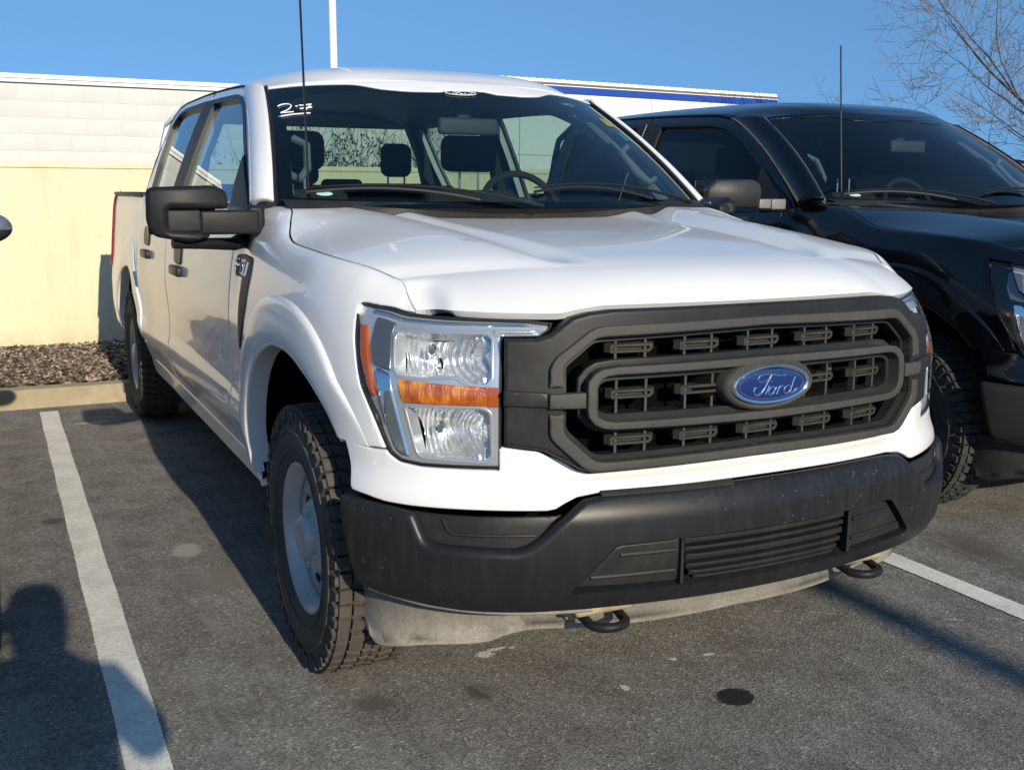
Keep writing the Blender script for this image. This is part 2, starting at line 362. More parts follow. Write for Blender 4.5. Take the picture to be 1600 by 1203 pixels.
def rnd(poly, r, n=4):
    """round the corners of a closed polygon; r a number or one per corner"""
    P = np.asarray(poly, float); N_ = len(P); out = []
    for i in range(N_):
        a, b, c = P[i-1], P[i], P[(i+1) % N_]; ri = r[i] if hasattr(r, '__len__') else r
        la = np.hypot(*(a-b)); lc = np.hypot(*(c-b)); q = min(ri, la*.45, lc*.45)
        if q < 1e-4: out.append(b); continue
        p0 = b+(a-b)/la*q; p1 = b+(c-b)/lc*q
        for k in range(n+1):
            t = k/n; out.append((1-t)**2*p0+2*t*(1-t)*b+t*t*p1)
    return np.array(out)
def area(p): x, y = p[:, 0], p[:, 1]; return .5*np.sum(x*np.roll(y, -1)-np.roll(x, -1)*y)
def inside(pts, poly):
    x, y = pts[:, 0], pts[:, 1]; c = np.zeros(len(pts), bool); n = len(poly); j = n-1
    for i in range(n):
        xi, yi = poly[i]; xj, yj = poly[j]
        if yi != yj:
            hit = ((yi > y) != (yj > y)) & (x < (xj-xi)*(y-yi)/(yj-yi)+xi); c ^= hit
        j = i
    return c
def dist_to(pts, polys):
    d = np.full(len(pts), 1e9)
    for P in polys:
        A = P; B = np.roll(P, -1, axis=0); AB = B-A; L2 = (AB**2).sum(1)+1e-18
        for k in range(0, len(pts), 4000):
            q = pts[k:k+4000]; AP = q[:, None, :]-A[None]; t = np.clip((AP*AB[None]).sum(2)/L2[None], 0, 1)
            dd = np.sqrt(((AP-t[..., None]*AB[None])**2).sum(2)).min(1); d[k:k+4000] = np.minimum(d[k:k+4000], dd)
    return d
def panel(name, F, outer, mt, parent=None, holes=(), step=.03, r=0., thick=.02, mirror=False, lift=0., hole_r=None, edge=None, label=None, jump=None, kind=None, lines=()):
    """a sheet-metal or moulded panel: the outline in (u,v) is meshed, mapped through F, given rounded edges of radius r
    and a turned-in border of depth thick. jump(U,V) = extra inward displacement."""
    edge = edge or step
    outer = resample(outer, edge); holes = [resample(h, edge) for h in holes]
    if area(outer) < 0: outer = outer[::-1]
    polys = [outer]+holes
    lo, hi = outer.min(0), outer.max(0)
    gx = np.arange(lo[0]+step*.5, hi[0], step); gy = np.arange(lo[1]+step*.5, hi[1], step)
    G = np.stack(np.meshgrid(gx, gy), -1).reshape(-1, 2); G[::2, 0] += step*.02
    keep = inside(G, outer)
    for h in holes: keep &= ~inside(G, h)
    G = G[keep]; rings = [0.12, .35, .65, 1.0] if r > 0 else []
    dmin = max(step*.45, r*1.15)
    if len(G): G = G[dist_to(G, polys) > dmin]
    extra = []
    for q in rings:
        dq = q*r
        for P in polys:
            Ac = area(P); T = np.roll(P, -1, 0)-np.roll(P, 1, 0); T /= np.hypot(T[:, 0], T[:, 1])[:, None]+1e-12
            Nn = np.stack([-T[:, 1], T[:, 0]], -1)*(1 if Ac > 0 else -1)*(1 if P is outer else -1)
            extra.append(P+Nn*dq)
        e = np.concatenate(extra[-len(polys):]); ok = inside(e, outer)
        for h in holes: ok &= ~inside(e, h)
        e = e[ok]; e = e[dist_to(e, polys) > dq*.93]; extra = extra[:-len(polys)]; extra.append(e)
    if len(lines):
        Ln = np.concatenate([np.asarray(l, float) for l in lines]); ok = inside(Ln, outer)
        for h in holes: ok &= ~inside(Ln, h)
        Ln = Ln[ok]; Ln = Ln[dist_to(Ln, polys) > max(r*1.1, .003)]
        if len(G):
            dm = np.full(len(G), 9.)
            for k in range(0, len(G), 2000): dm[k:k+2000] = np.sqrt(((G[k:k+2000, None]-Ln[None])**2).sum(2)).min(1)
            G = G[dm > step*.55]
        extra.append(Ln)
    pts = [outer]+holes+([np.concatenate(extra)] if extra else [])+([G] if len(G) else [])
    edges = []; k = 0; faces = []
    for P in polys:
        n = len(P); edges += [(k+i, k+(i+1) % n) for i in range(n)]; faces.append(list(range(k, k+n))); k += n
    A = np.concatenate(pts)
    vo, eo, fo, _, _, _ = delaunay_2d_cdt([Vector(p) for p in A], edges, faces[:1] if not holes else faces, 1 if not holes else 1, 1e-6)
    UV = np.array([tuple(v) for v in vo]); fo = [f for f in fo if len(f) == 3]
    C = np.array([UV[list(f)].mean(0) for f in fo]); ok = inside(C, outer)
    for h in holes: ok &= ~inside(C, h)
    fo = [f for f, o_ in zip(fo, ok) if o_]
    used = sorted({i for f in fo for i in f}); mp = {i: k for k, i in enumerate(used)}; UV = UV[used]; fo = [tuple(mp[i] for i in f) for f in fo]
    def S(q):
        P = F(q[:, 0], q[:, 1]); e = 1e-4
        du = F(q[:, 0]+e, q[:, 1])-F(q[:, 0]-e, q[:, 1]); dv = F(q[:, 0], q[:, 1]+e)-F(q[:, 0], q[:, 1]-e)
        n = np.cross(du, dv); n /= np.linalg.norm(n, axis=1)[:, None]+1e-12
        return P, n
    P0, n0 = S(UV)
    cen = np.array([0, 3.0, .9]); sg = 1 if ((P0-cen)*n0).sum() > 0 else -1
    rp = polys if hole_r is None else polys[:1]
    near = dist_to(UV, rp) < r*1.3+.002 if r > 0 else None
    def full(q):
        P, n = S(q); n = n*sg; dsp = np.zeros(len(q))-lift
        if r > 0:
            dd = np.full(len(q), 9.); qq = q[near]; ins = inside(qq, rp[0])
            for h in rp[1:]: ins &= ~inside(qq, h)
            dd[near] = dist_to(qq, rp)*np.where(ins, 1, -1); t = np.clip(dd/r, 0, 1); dsp = dsp+r*(1-np.sqrt(np.clip(1-(1-t)**2, 0, 1)))
        if jump is not None: dsp = dsp+jump(q[:, 0], q[:, 1])
        return P-n*dsp[:, None], n
    P, n = full(UV)
    e = 6e-4
    if r > 0 or jump is not None:
        # displaced normals by differencing, one-sided near the border
        pu, _ = full(UV+[e, 0]); mu, _ = full(UV-[e, 0]); pv, _ = full(UV+[0, e]); mv, _ = full(UV-[0, e])
        nn = np.cross(pu-mu, pv-mv); nn /= np.linalg.norm(nn, axis=1)[:, None]+1e-12; nn *= sg
    else: nn = n
    # orient faces
    f0 = np.array(fo); fn = np.cross(P[f0[:, 1]]-P[f0[:, 0]], P[f0[:, 2]]-P[f0[:, 0]]); fl = (fn*n[f0[:, 0]]).sum(1) < 0
    f0[fl] = f0[fl][:, ::-1]
    # border skirt
    cnt = {}
    for f in f0:
        for a, b in ((f[0], f[1]), (f[1], f[2]), (f[2], f[0])): cnt[(int(a), int(b))] = 1
    bd = [(a, b) for (a, b) in cnt if (b, a) not in cnt]
    V = list(P); NN = list(nn); Fc = [tuple(int(i) for i in f) for f in f0]
    if thick > 0:
        for a, b in bd:
            k = len(V); pa, pb = P[a], P[b]; qa, qb = pa-n[a]*thick, pb-n[b]*thick
            fn_ = np.cross(qa-pa, pb-pa); L = np.linalg.norm(fn_); fn_ = fn_/(L+1e-12)
            V += [pa, pb, qb, qa]; NN += [fn_]*4; Fc.append((k, k+3, k+2, k+1))
    V = np.array(V); NN = np.array(NN)
    o = mesh(name, V, Fc, mt, parent, normals=NN, label=label, kind=kind)
    if not mirror: return o
    V2 = V*[-1, 1, 1]; N2_ = NN*[-1, 1, 1]; F2 = [tuple(reversed(f)) for f in Fc]
    o2 = mesh(name, V2, F2, mt, parent, normals=N2_, label=label, kind=kind)
    return o, o2
def grid(name, FN, nu, nv, mt, parent=None, u=(0, 1), v=(0, 1), flip=False, **k):
    """tensor grid surface; FN takes arrays"""
    U, W = np.meshgrid(np.linspace(*u, nu), np.linspace(*v, nv)); P = FN(U.ravel(), W.ravel()); F = []
    for j in range(nv-1):
        for i in range(nu-1):
            a = j*nu+i; q = (a, a+1, a+nu+1, a+nu); F.append(q[::-1] if flip else q)
    return mesh(name, P, F, mt, parent, **k)
def group(o, g): o['group'] = g; return o
def thing(name, label, cat, loc=(0, 0, 0), grp=None):
    o = bpy.data.objects.new(name, None); COL.objects.link(o); o.location = loc; o.empty_display_size = .2
    o['label'] = label; o['category'] = cat
    if grp: o['group'] = grp
    return o
def tag(o, label, cat, grp=None, kind=None):
    o['label'] = label; o['category'] = cat
    if grp: o['group'] = grp
    if kind: o['kind'] = kind
    return o
def structure(o, label=None):
    o['kind'] = 'structure'
    if label: o['label'] = label
    return o
# ------------------------------------------------------------------ the pickup
def signed(F, t0):
    def g(u, z):
        p = F(t0+np.abs(u), z); p[:, 0] = np.where(u <= 0, p[:, 0], -p[:, 0]); return p
    return g
SK = signed(skin, SKIN.t0); BU = signed(bumper, BUMP.t0); GR = signed(grille, SKIN.t0)
US = -SKIN.t0                                    # u = t + US
def sym(half):
    """a half outline from top centre round to bottom centre, u >= 0, closed by its mirror image"""
    h = [tuple(p) for p in half]; l = [(-a, b) for a, b in reversed(h) if a > 1e-6]; return h+l
def arc_pts(A, z0, z1, n=22, grow=0.0):
    """wheel arch from the front point at height z0 over the top to the rear point at height z1"""
    p = 2.35; r = A[2]+grow; out = []
    a0 = math.asin(min(1, max(0, ((z0-A[1])/r))**(p/2))) if z0 > A[1] else 0; a1 = math.asin(min(1, max(0, (z1-A[1])/r))**(p/2)) if z1 > A[1] else 0
    for k in range(n+1):
        a = math.pi-a0-(math.pi-a0-a1)*k/n
        c, s_ = math.cos(a), math.sin(a)
        out.append((A[0]+r*math.copysign(abs(c)**(2/p), c), A[1]+r*abs(s_)**(2/p)))
    return out
# hood ---------------------------------------------------------------
def hood_edge(v):
    """side shut line, v 0 at the cowl and 1 at the headlight"""
    t = interp_s(v, [0, .70, .80, .90, 1.0], [1.645, .68, .605, .538, .473]); h = interp_s(v, [0, .70, .80, .90, 1.0], [1.29, 1.29, 1.272, 1.205, 1.152])
    return skin(t, h)
def hood_pts(a, v):
    """a -1..1 across, v 0..1 from cowl to lip"""
    a = np.asarray(a, float); v = np.asarray(v, float); ax = np.abs(a); E = hood_edge(v); xe = -E[:, 0]
    VB = .80
    def lip(q):
        u = interp_s(q, [0, .50, .56, .62, .70, 1.0], [0, .47, .535, .60, .70, .984]); z = interp_s(u, [0, .44, .52, .58, .66, .985], [1.162, 1.160, 1.151, 1.1425, 1.143, 1.149])
        p = skin(u-US, z); return -p[:, 0], p[:, 1]-.004, z
    # break line
    eb = hood_edge(np.array([VB]))[0]; xk = ax*(-eb[0]); yk = interp_s(xk, [0, .25, .5, .70, .83], [.405, .43, .505, .60, eb[1]]); zk = interp_s(xk, [0, .3, .5], [1.247, 1.246, 1.242]); zk = np.where(xk > .5, 1.242+(eb[2]-1.242)*np.clip((xk-.5)/(-eb[0]-.5), 0, 1)**1.4, zk)
    s = np.clip(v/VB, 0, 1)
    # upper deck
    yr = 1.575+.03*ax**2
    y1 = E[:, 1]+((yr-1.605-.035*(1-ax**2))*(1-s)+(yk-eb[1])*s)
    x1 = ax*xe
    zr = interp_s(ax, [0, .38, .58, .72, 1.0], [1.343, 1.347, 1.373, 1.377, 1.376]); zm = zk
    ss = s**1.12; z1 = zr*(1-ss)+zm*ss+.010*np.sin(np.pi*s)*(1-ax**3)
    # rolled shoulder over the shut line
    # power dome: ridge | valley | raised plateau
    sh = interp_s(s, [0, .30, .7, 1], [.69, .625, .575, .50]); va = interp_s(s, [0, .25, .5, 1], [.565, .485, .46, .43]); pl = interp_s(s, [0, .4, 1], [.47, .42, .36])
    amp = (1-sstep(.72, 1.0, s))
    zs_ = 1.376*(1-ss)+1.242*ss+.010*np.sin(np.pi*s)*(1-(sh/xe)**3)              # height of the ridge line
    g_ = np.clip((x1-sh)/(xe-sh), 0, 1); z1 = np.where(x1 > sh, zs_+(E[:, 2]-zs_)*g_**1.35, z1)
    low = sstep(va-.004, sh-.03, x1); dome = 1-sstep(pl-.02, va-.015, x1)
    z1 = z1+amp*(-.026*(1-low)+.020*dome)
    z1 = z1+.010*amp*np.exp(-((x1-.80)/.07)**2)*0
    # front roll from the break down to the lip
    w = np.clip((v-VB)/(1-VB), 0, 1); lx, ly, lz = lip(ax)
    cx = xk*.5+lx*.5; cy = .5*(yk+ly)-.018; cz = .5*(zk+lz)+.020
    k0, k1, k2 = (1-w)**2, 2*w*(1-w), w*w
    x2 = k0*xk+k1*cx+k2*lx; y2 = k0*yk+k1*cy+k2*ly; z2 = k0*zk+k1*cz+k2*lz
    # near the side the true shut line takes over
    e = sstep(.86, 1.0, ax)*sstep(0, .5, w); x2 = x2*(1-e)+xe*ax*e; y2 = y2*(1-e)+E[:, 1]*e; z2 = z2*(1-e)+E[:, 2]*e
    f = v > VB
    return np.stack([np.where(f, x2, x1)*np.sign(a+1e-12), np.where(f, y2, y1), np.where(f, z2, z1)], -1)

FARC = arc_pts(ARCHF, .72, .44)                  # front arch, from the fascia to the rocker
WHEEL_F = (1.085, .405); WHEEL_R = (5.09, .405)
def make_wheel(name, parent, side, y, fancy=True):
    """side -1 passenger, +1 driver; steel wheel with tyre"""
    def X(u): return side*(1.018-(1.018-u)*.86)
    prof = [(.765, .20), (.770, .215), (.790, .222), (.86, .214), (.955, .212), (.985, .221), (.992, .229), (.998, .2295), (1.0, .226), (.994, .218), (.972, .208), (.955, .196), (.940, .188)]
    mb = MB(); n = 72; cy, cz = y, .405
    mb.lathe([(X(u), r_) for u, r_ in prof], n, 'x', (0, cy, cz))
    # disc with eight oval openings
    prof2 = [(.940, .188), (.925, .178), (.918, .160), (.925, .135), (.945, .115), (.965, .100), (.972, .090), (.970, .062), (.975, .055)]
    V = []; F = []
    for (u, r_) in prof2:
        for k in range(n): a = 2*math.pi*k/n; V.append((X(u), cy+r_*math.cos(a), cz+r_*math.sin(a)))
    for i in range(len(prof2)-1):
        for k in range(n):
            if i in (1, 2, 3) and (k % 9) in (3, 4, 5): continue
            F.append((i*n+k, i*n+(k+1) % n, (i+1)*n+(k+1) % n, (i+1)*n+k))
    mb.add(V, F)
    w = mb.build(name, M_STEEL, parent, smooth=True, sharp=50)
    sol = w.modifiers.new('solid', 'SOLIDIFY'); sol.thickness = .004
    cap = MB(); cap.lathe([(X(.966), .070), (X(.985), .068), (X(1.005), .058), (X(1.012), .040), (X(1.013), .0)], 36, 'x', (0, cy, cz)); cap.build('hub_cap', M_STEEL, w, smooth=True, sharp=50)
    dr = MB(); dr.lathe([(X(.80), .0), (X(.80), .165), (X(.86), .17), (X(.885), .165), (X(.885), .0)], 36, 'x', (0, cy, cz)); dr.build('brake_disc', M_DEEP, w, smooth=True, sharp=40)
    lug = None
    for k in range(6):
        a = 2*math.pi*(k+.5)/6; c = (0, cy+.084*math.cos(a), cz+.084*math.sin(a))
        if lug is None:
            l = MB(); l.lathe([(X(.965), .0115), (X(.978), .0115), (X(.984), .008), (X(.985), 0)], 6, 'x', c); lug = l.build('lug_nut', M_STEEL, w, sharp=30); l0 = Vector(lug.location); c0 = Vector(c)
        else:
            q = lug.copy(); COL.objects.link(q); q.location = l0+Vector(c)-c0
    # tyre: carcass lathe with shoulder, then tread lugs
    Rr = .405; tw0, tw1 = .742, 1.012
    prof = [(.765, .222), (.752, .245), (.738, .290), (.738, .335), (.752, .372), (.775, .386), (.82, .392), (.93, .392), (.975, .386), (.998, .370), (1.014, .338), (1.018, .300), (1.012, .255), (1.001, .240), (.995, .229), (.985, .222)]
    t = MB(); t.lathe([(X(u), r_) for u, r_ in prof], 96, 'x', (0, cy, cz))
    # raised sidewall rings
    t.lathe([(X(1.0105), .262), (X(1.018), .262), (X(1.018), .268), (X(1.013), .270)], 96, 'x', (0, cy, cz))
    t.lathe([(X(1.0155), .322), (X(1.020), .324), (X(1.019), .330), (X(1.012), .332)], 96, 'x', (0, cy, cz))
    nb = 54 if fancy else 52
    def lugs(a, da, u0, u1, r0, r1, sk=0, taper=.0, du=0):
        V = []
        for (uu, s_) in ((u0, 0), (u1, 1)):
            for (rr, g) in ((r0, 1), (r1, 1-taper)):
                for q in (-.5, .5): an = a+q*da*g+sk*s_; V.append((X(uu), cy+rr*math.cos(an), cz+rr*math.sin(an)))
        t.add(V, [(0, 1, 3, 2), (4, 6, 7, 5), (0, 4, 5, 1), (2, 3, 7, 6), (0, 2, 6, 4), (1, 5, 7, 3)])
    for k in range(nb):
        a = 2*math.pi*k/nb; st = 2*math.pi/nb
        for s_, off in ((0, 0), (1, .5)):
            o = a+off*st
            e0, e1 = ((.968, 1.006) if s_ == 0 else (.750, .786))
            lugs(o, st*.84, e0, e1, .376, .4025, .0, .03)                          # shoulder lug
            if s_ == 0: lugs(o+st*.08, st*(.62 if k % 2 else .50), .996, 1.0155+(.0025 if k % 2 else 0), .345+(.014 if k % 2 else 0), .390, 0, .05)   # side biters
            else: lugs(o, st*.6, .744, .76, .35, .392)
            lugs(o+st*.22, st*.66, *((.912, .960) if s_ == 0 else (.794, .842)), .386, .405, (-.25 if s_ == 0 else .25)*st, .04)
            lugs(o-st*.10, st*.70, *((.878, .906) if s_ == 0 else (.848, .874)), .386, .405, (.2 if s_ == 0 else -.2)*st, .04)
    t.build('tyre', M_TYRE if fancy else M_TYRE2, w, smooth=False, sharp=38)
    return w

def build_pickup():
    T = thing('pickup_truck', 'white four-door pickup truck with dark grey grille, long black towing mirrors and dusty black bumper', 'pickup truck', (0, 3.2, 0), 'pickup trucks in the parking bays')
    W = M_WHITE
    # ---- sheet metal
    a = np.linspace(0, 1, 60); hp = lambda U, V_: hood_pts(U, V_)
    na, nv = 141, 110
    aa = np.linspace(-1, 1, na); vv = np.r_[np.linspace(0, .8, 60), np.linspace(.8, 1, 50)[1:]]; nv = len(vv)
    U, V_ = np.meshgrid(aa*.9945, vv*.998+.001); P = hood_pts(U.ravel(), V_.ravel())
    e = 4e-4; du = hood_pts(U.ravel()+e, V_.ravel())-hood_pts(U.ravel()-e, V_.ravel()); dv = hood_pts(U.ravel(), V_.ravel()+e)-hood_pts(U.ravel(), V_.ravel()-e)
    nn = np.cross(dv, du); nn /= np.linalg.norm(nn, axis=1)[:, None]+1e-12; nn *= np.sign(nn[len(nn)//3, 2])
    # soften the normals a little so the creases read as pressed steel
    G3 = nn.reshape(nv, na, 3)
    for _ in range(2):
        Q = np.pad(G3, ((1, 1), (1, 1), (0, 0)), 'edge'); G3 = (Q[1:-1, 1:-1]*2+Q[:-2, 1:-1]+Q[2:, 1:-1]+Q[1:-1, :-2]+Q[1:-1, 2:])/6
    nn = G3.reshape(-1, 3); nn /= np.linalg.norm(nn, axis=1)[:, None]
    F = []
    for j in range(nv-1):
        for i in range(na-1): q = j*na+i; F.append((q, q+na, q+na+1, q+1))
    V = list(P); NN = list(nn); ring = [i for i in range(na)]+[j*na+na-1 for j in range(1, nv)]+[(nv-1)*na+i for i in range(na-2, -1, -1)]+[j*na for j in range(nv-2, 0, -1)]
    for q in range(len(ring)):
        i0, i1 = ring[q], ring[(q+1) % len(ring)]; k = len(V); p0, p1 = P[i0], P[i1]; d0, d1 = p0-nn[i0]*.022, p1-nn[i1]*.022
        f = np.cross(p1-p0, d0-p0); f /= np.linalg.norm(f)+1e-12; V += [p0, p1, d1, d0]; NN += [f]*4; F.append((k, k+1, k+2, k+3))
    mesh('hood', V, F, W, T, normals=NN)
    # front fenders
    fo = [(1.93, 1.29), (1.62, 1.29), (.705, 1.29), (.617, 1.270), (.547, 1.201), (.476, 1.151), (.640, 1.138), (.662, 1.132), (.668, 1.112), (.650, 1.05), (.612, .985), (.555, .887), (.511, .803), (.56, .800), (.592, .804), (.668, .818)]
    arch = [p for p in arc_pts(ARCHF, .79, .44, 26)]
    fo[1:5] = [(1.65, 1.29), (.66, 1.29), (.590, 1.272), (.535, 1.205)]
    fo = [(1.96, 1.29)]+fo[1:]+[p for p in arch if p[1] > .485]+[(ARCHF[0]+ARCHF[2]-.004, .462), (1.80, .455), (1.985, .455), (2.035, .56), (2.055, .71), (2.035, .90), (1.985, 1.05), (1.965, 1.15)]
    vent = rnd([(1.908, 1.094), (1.612, 1.096), (1.584, 1.068), (1.597, 1.0), (1.688, .900), (1.728, .892), (1.745, .93), (1.744, 1.0), (1.728, 1.046), (1.902, 1.048)], .012)
    panel('front_fender', skin, fo, W, T, step=.014, edge=.014, r=.004, thick=.035, mirror=True, holes=[vent], hole_r=0, lines=[arc_pts(ARCHF, .45, .45, 90, q) for q in (.012, .05, .085, .094, .098, .102, .106, .110, .114, .118, .124, .14)])
    tt = np.linspace(0, 1, 16)
    def ftop(U_, W_):
        o_ = skin(1.650+.32*U_, 1.2895+0*U_); i_ = np.stack([-(.855+.030*U_), 1.645+.20*U_, 1.370+.012*U_], -1)
        q = W_[:, None]; m_ = (o_+i_)/2+np.array([0, 0, .004]); return (1-q)**2*o_+2*q*(1-q)*m_+q*q*i_
    for sg in (1, -1):
        grid('fender_top', lambda U_, W_: ftop(U_, W_)*[sg, 1, 1], 16, 12, W, T, flip=sg > 0)
    # wheel arch liner
    for s_ in (-1, 1):
        for A, nm in ((ARCHF, 'wheel_arch_liner'), (ARCHR, 'wheel_arch_liner')):
            l = MB(); pts = arc_pts(A, .42, .42, 20, .03); x0, x1 = .55, .975; V = []; F = []
            for (yy, zz) in pts: V += [(s_*x0, yy, zz), (s_*x1, yy, zz)]
            for i in range(len(pts)-1): F.append((2*i, 2*i+1, 2*i+3, 2*i+2))
            k = len(V); V += [(s_*x0, p[0], p[1]) for p in pts]; F.append(tuple(range(k, k+len(pts)))); l.add(V, F); l.build(nm, M_DEEP, T)
    # pressed flares round the wheel arches: a crisp step at the outer edge, rolled in at the opening
    for A, z0, z1, fw in ((ARCHF, .80, .50, .108), (ARCHR, .585, .52, .092)):
        def flr(U_, W_):
            pp = 2.35; r_ = A[2]-.004+W_*fw
            a0 = np.arcsin(np.clip(((z0-A[1])/r_), 0, 1)**(pp/2)); a1 = np.arcsin(np.clip(((z1-A[1])/r_), 0, 1)**(pp/2)); an = np.pi-a0-(np.pi-a0-a1)*U_
            c, s_ = np.cos(an), np.sin(an); t = A[0]+r_*np.sign(c)*np.abs(c)**(2/pp); z = A[1]+r_*np.abs(s_)**(2/pp)
            lift = interp_s(W_, [-.5, -.30, -.12, 0, .12, .5, .86, .93, .97, 1.0], [-.06, -.028, -.004, .006, .0115, .0135, .0125, .009, .0035, -.003])
            lift = np.where(lift > 0, lift*((.02+.98*sstep(0, .16, U_))*(.35+.65*sstep(1, .90, U_)) if A is ARCHF else .2+.8*sstep(0, .08, U_)), lift)
            e = 1e-3; P0 = skin(t, z); n_ = np.cross(skin(t+e, z)-P0, skin(t, z+e)-P0); n_ /= np.linalg.norm(n_, axis=1)[:, None]; n_ *= np.sign(-n_[:, 0])[:, None]
            rr_ = np.where(W_ < 0, 0, 1); return P0+n_*lift[:, None]
        Wr = np.r_[-.34, -.22, -.12, -.05, 0, .06, .14, .30, .50, .70, .84, .89, .93, .96, .985, 1.0]; Ur = np.linspace(0, 1, 90)
        U_, W_ = np.meshgrid(Ur, Wr); tt_ = flr(U_.ravel(), np.maximum(W_.ravel(), 0)); ext = np.minimum(W_.ravel(), 0)      # negative part: turned straight inwards
        Pf = tt_+np.stack([-ext*.20, 0*ext, 0*ext], -1); F = [(j*90+i, j*90+i+1, (j+1)*90+i+1, (j+1)*90+i) for j in range(len(Wr)-1) for i in range(89)]
        for sg in (1, -1): mesh('wheel_arch_flare', Pf*[sg, 1, 1], F if sg > 0 else [f[::-1] for f in F], W, T)
    # front fascia under the grille
    f_h = [(0, .7535), (.49, .7495), (.525, .759), (.563, .781), (.634, .811), (.7245, .823), (.7245, .7655), (.924, .7655), (.981, .772), (1.006, .785), (1.022, .797), (1.072, .795), (1.105, .799), (1.178, .812)]
    ap = [(t+US, z) for t, z in arch if .70 < z < .800][:5]; ap = [(US+ARCHF[0]-ARCHF[2]*.985, .775), (US+ARCHF[0]-ARCHF[2]*.975, .74), (US+ARCHF[0]-ARCHF[2]*.99, .69)]
    ap = [(1.160, .775), (1.143, .735), (1.128, .690)]
    f_h += ap+[(1.126, .682), (1.066, .679), (1.006, .672), (.94, .670), (.76, .669), (.608, .668), (.588, .672), (.566, .686), (.535, .700), (.475, .7075), (0, .7095)]
    panel('front_fascia', SK, sym(f_h), W, T, step=.02, edge=.014, r=.005, thick=.03, jump=lambda u, z: .030*sstep(.716, .752, z)*sstep(.66, .56, np.abs(u)))
    # doors, bed sides, rockers
    def seam(a_, b_): return a_
    d1 = [(1.975, 1.29), (1.975, 1.15), (1.995, 1.05), (2.045, .90), (2.065, .71), (2.045, .56), (2.02, .475), (3.50, .475), (3.575, .52), (3.59, .80), (3.555, 1.02), (3.53, 1.29)]
    panel('front_door', skin, rnd(d1, .03), W, T, step=.04, edge=.03, r=.004, thick=.03, mirror=True)
    d2 = [(3.54, 1.29), (3.565, 1.02), (3.60, .80), (3.585, .52), (3.52, .475), (4.38, .475), (4.48, .60), (4.56, .72), (4.63, .86), (4.65, 1.0), (4.63, 1.29)]
    panel('rear_door', skin, rnd(d2, .03), W, T, step=.04, edge=.03, r=.004, thick=.03, mirror=True)
    rk = [(1.80, .392), (2.01, .41), (2.015, .468), (4.375, .468), (4.47, .585), (4.535, .66)]+[(t, z) for t, z in arc_pts(ARCHR, .66, .44, 4)[:1]]+[(4.575, .50), (4.56, .40), (4.40, .355), (1.80, .355)]
    panel('rocker_panel', skin, rnd([(1.80, .40), (2.01, .41), (2.015, .468), (4.375, .468), (4.455, .565), (4.56, .565), (4.56, .42), (4.52, .372), (1.80, .372)], .02), W, T, step=.04, edge=.03, r=.006, thick=.05, mirror=True)
    bs = [(4.645, 1.29), (4.665, 1.0), (4.645, .86), (4.575, .72), (4.49, .60), (4.465, .57), (4.57, .57)]+arc_pts(ARCHR, .58, .52, 26)+[(5.62, .50), (6.10, .50), (6.20, .55), (6.245, .62), (6.245, .80), (6.16, .82), (6.16, 1.27), (6.24, 1.28), (6.24, 1.29)]
    panel('bed_side', skin, bs, W, T, step=.024, edge=.024, r=.004, thick=.04, mirror=True, lines=[arc_pts(ARCHR, .55, .5, 70, q) for q in (.012, .04, .07, .079, .083, .087, .091, .095, .099, .103, .112)])
    # taillights and tail
    panel('taillight', skin, [(6.165, .90), (6.165, 1.235), (6.27, 1.235), (6.27, .90)], M_RED, T, step=.03, r=.006, thick=.04, mirror=True, lift=.016)
    MB().box((-.80, 6.20, .60), (.80, 6.255, 1.36), bev=.02).build('tailgate', W, T, sharp=40)
    MB().box((-.92, 6.22, .42), (.92, 6.36, .58), bev=.03).build('rear_bumper', M_CHROME2, T, sharp=40)
    MB().box((-.80, 4.74, .80), (.80, 6.20, .82)).box((-.86, 4.74, .82), (-.78, 6.2, 1.39)).box((.78, 4.74, .82), (.86, 6.2, 1.39)).box((-.86, 4.70, .6), (.86, 4.74, 1.39)).build('cargo_bed', W, T)
    for s_ in (-1, 1):
        MB().box((min(s_*.80, s_*.955), 4.74, 1.392), (max(s_*.80, s_*.955), 6.20, 1.418), bev=.011).build('bed_rail_cap', M_PLAST, T, sharp=40)
    # ---- cab
    def rail(y):
        """top edge of the door frames"""
        z = interp_s(y, [1.85, 2.01, 2.25, 2.50, 2.66, 2.84, 3.2, 3.9, 4.45, 4.62, 4.74], [1.362, 1.484, 1.653, 1.790, 1.852, 1.885, 1.905, 1.925, 1.925, 1.90, 1.84]); return z
    wins = {}
    fr_o = [(1.868, 1.33), (2.01, 1.478), (2.255, 1.650), (2.50, 1.783), (2.66, 1.845), (2.84, 1.877), (3.2, 1.896), (3.545, 1.907), (3.545, 1.33)]
    hole1 = rnd([(2.13, 1.36), (2.11, 1.44), (2.22, 1.545), (2.46, 1.700), (2.60, 1.775), (2.72, 1.815), (2.86, 1.835), (3.36, 1.853), (3.13, 1.47), (3.10, 1.36)], [.02, .02, .05, .05, .05, .05, .05, .03, .02, .02])
    hole1 = rnd([(1.99, 1.37), (2.01, 1.405), (2.22, 1.560), (2.46, 1.710), (2.60, 1.780), (2.72, 1.818), (2.86, 1.838), (3.40, 1.858), (3.40, 1.37)], .04)
    panel('door_frame', gh_side, fr_o, W, T, holes=[hole1], step=.05, edge=.03, thick=.05, mirror=True)
    fr2 = [(3.555, 1.33), (3.555, 1.907), (3.9, 1.915), (4.42, 1.915), (4.56, 1.90), (4.62, 1.85), (4.655, 1.60), (4.655, 1.33)]
    hole2 = rnd([(3.63, 1.37), (3.63, 1.866), (4.30, 1.872), (4.46, 1.855), (4.52, 1.80), (4.50, 1.60), (4.42, 1.37)], .04)
    panel('door_frame', gh_side, fr2, W, T, holes=[hole2], step=.05, edge=.03, thick=.05, mirror=True)
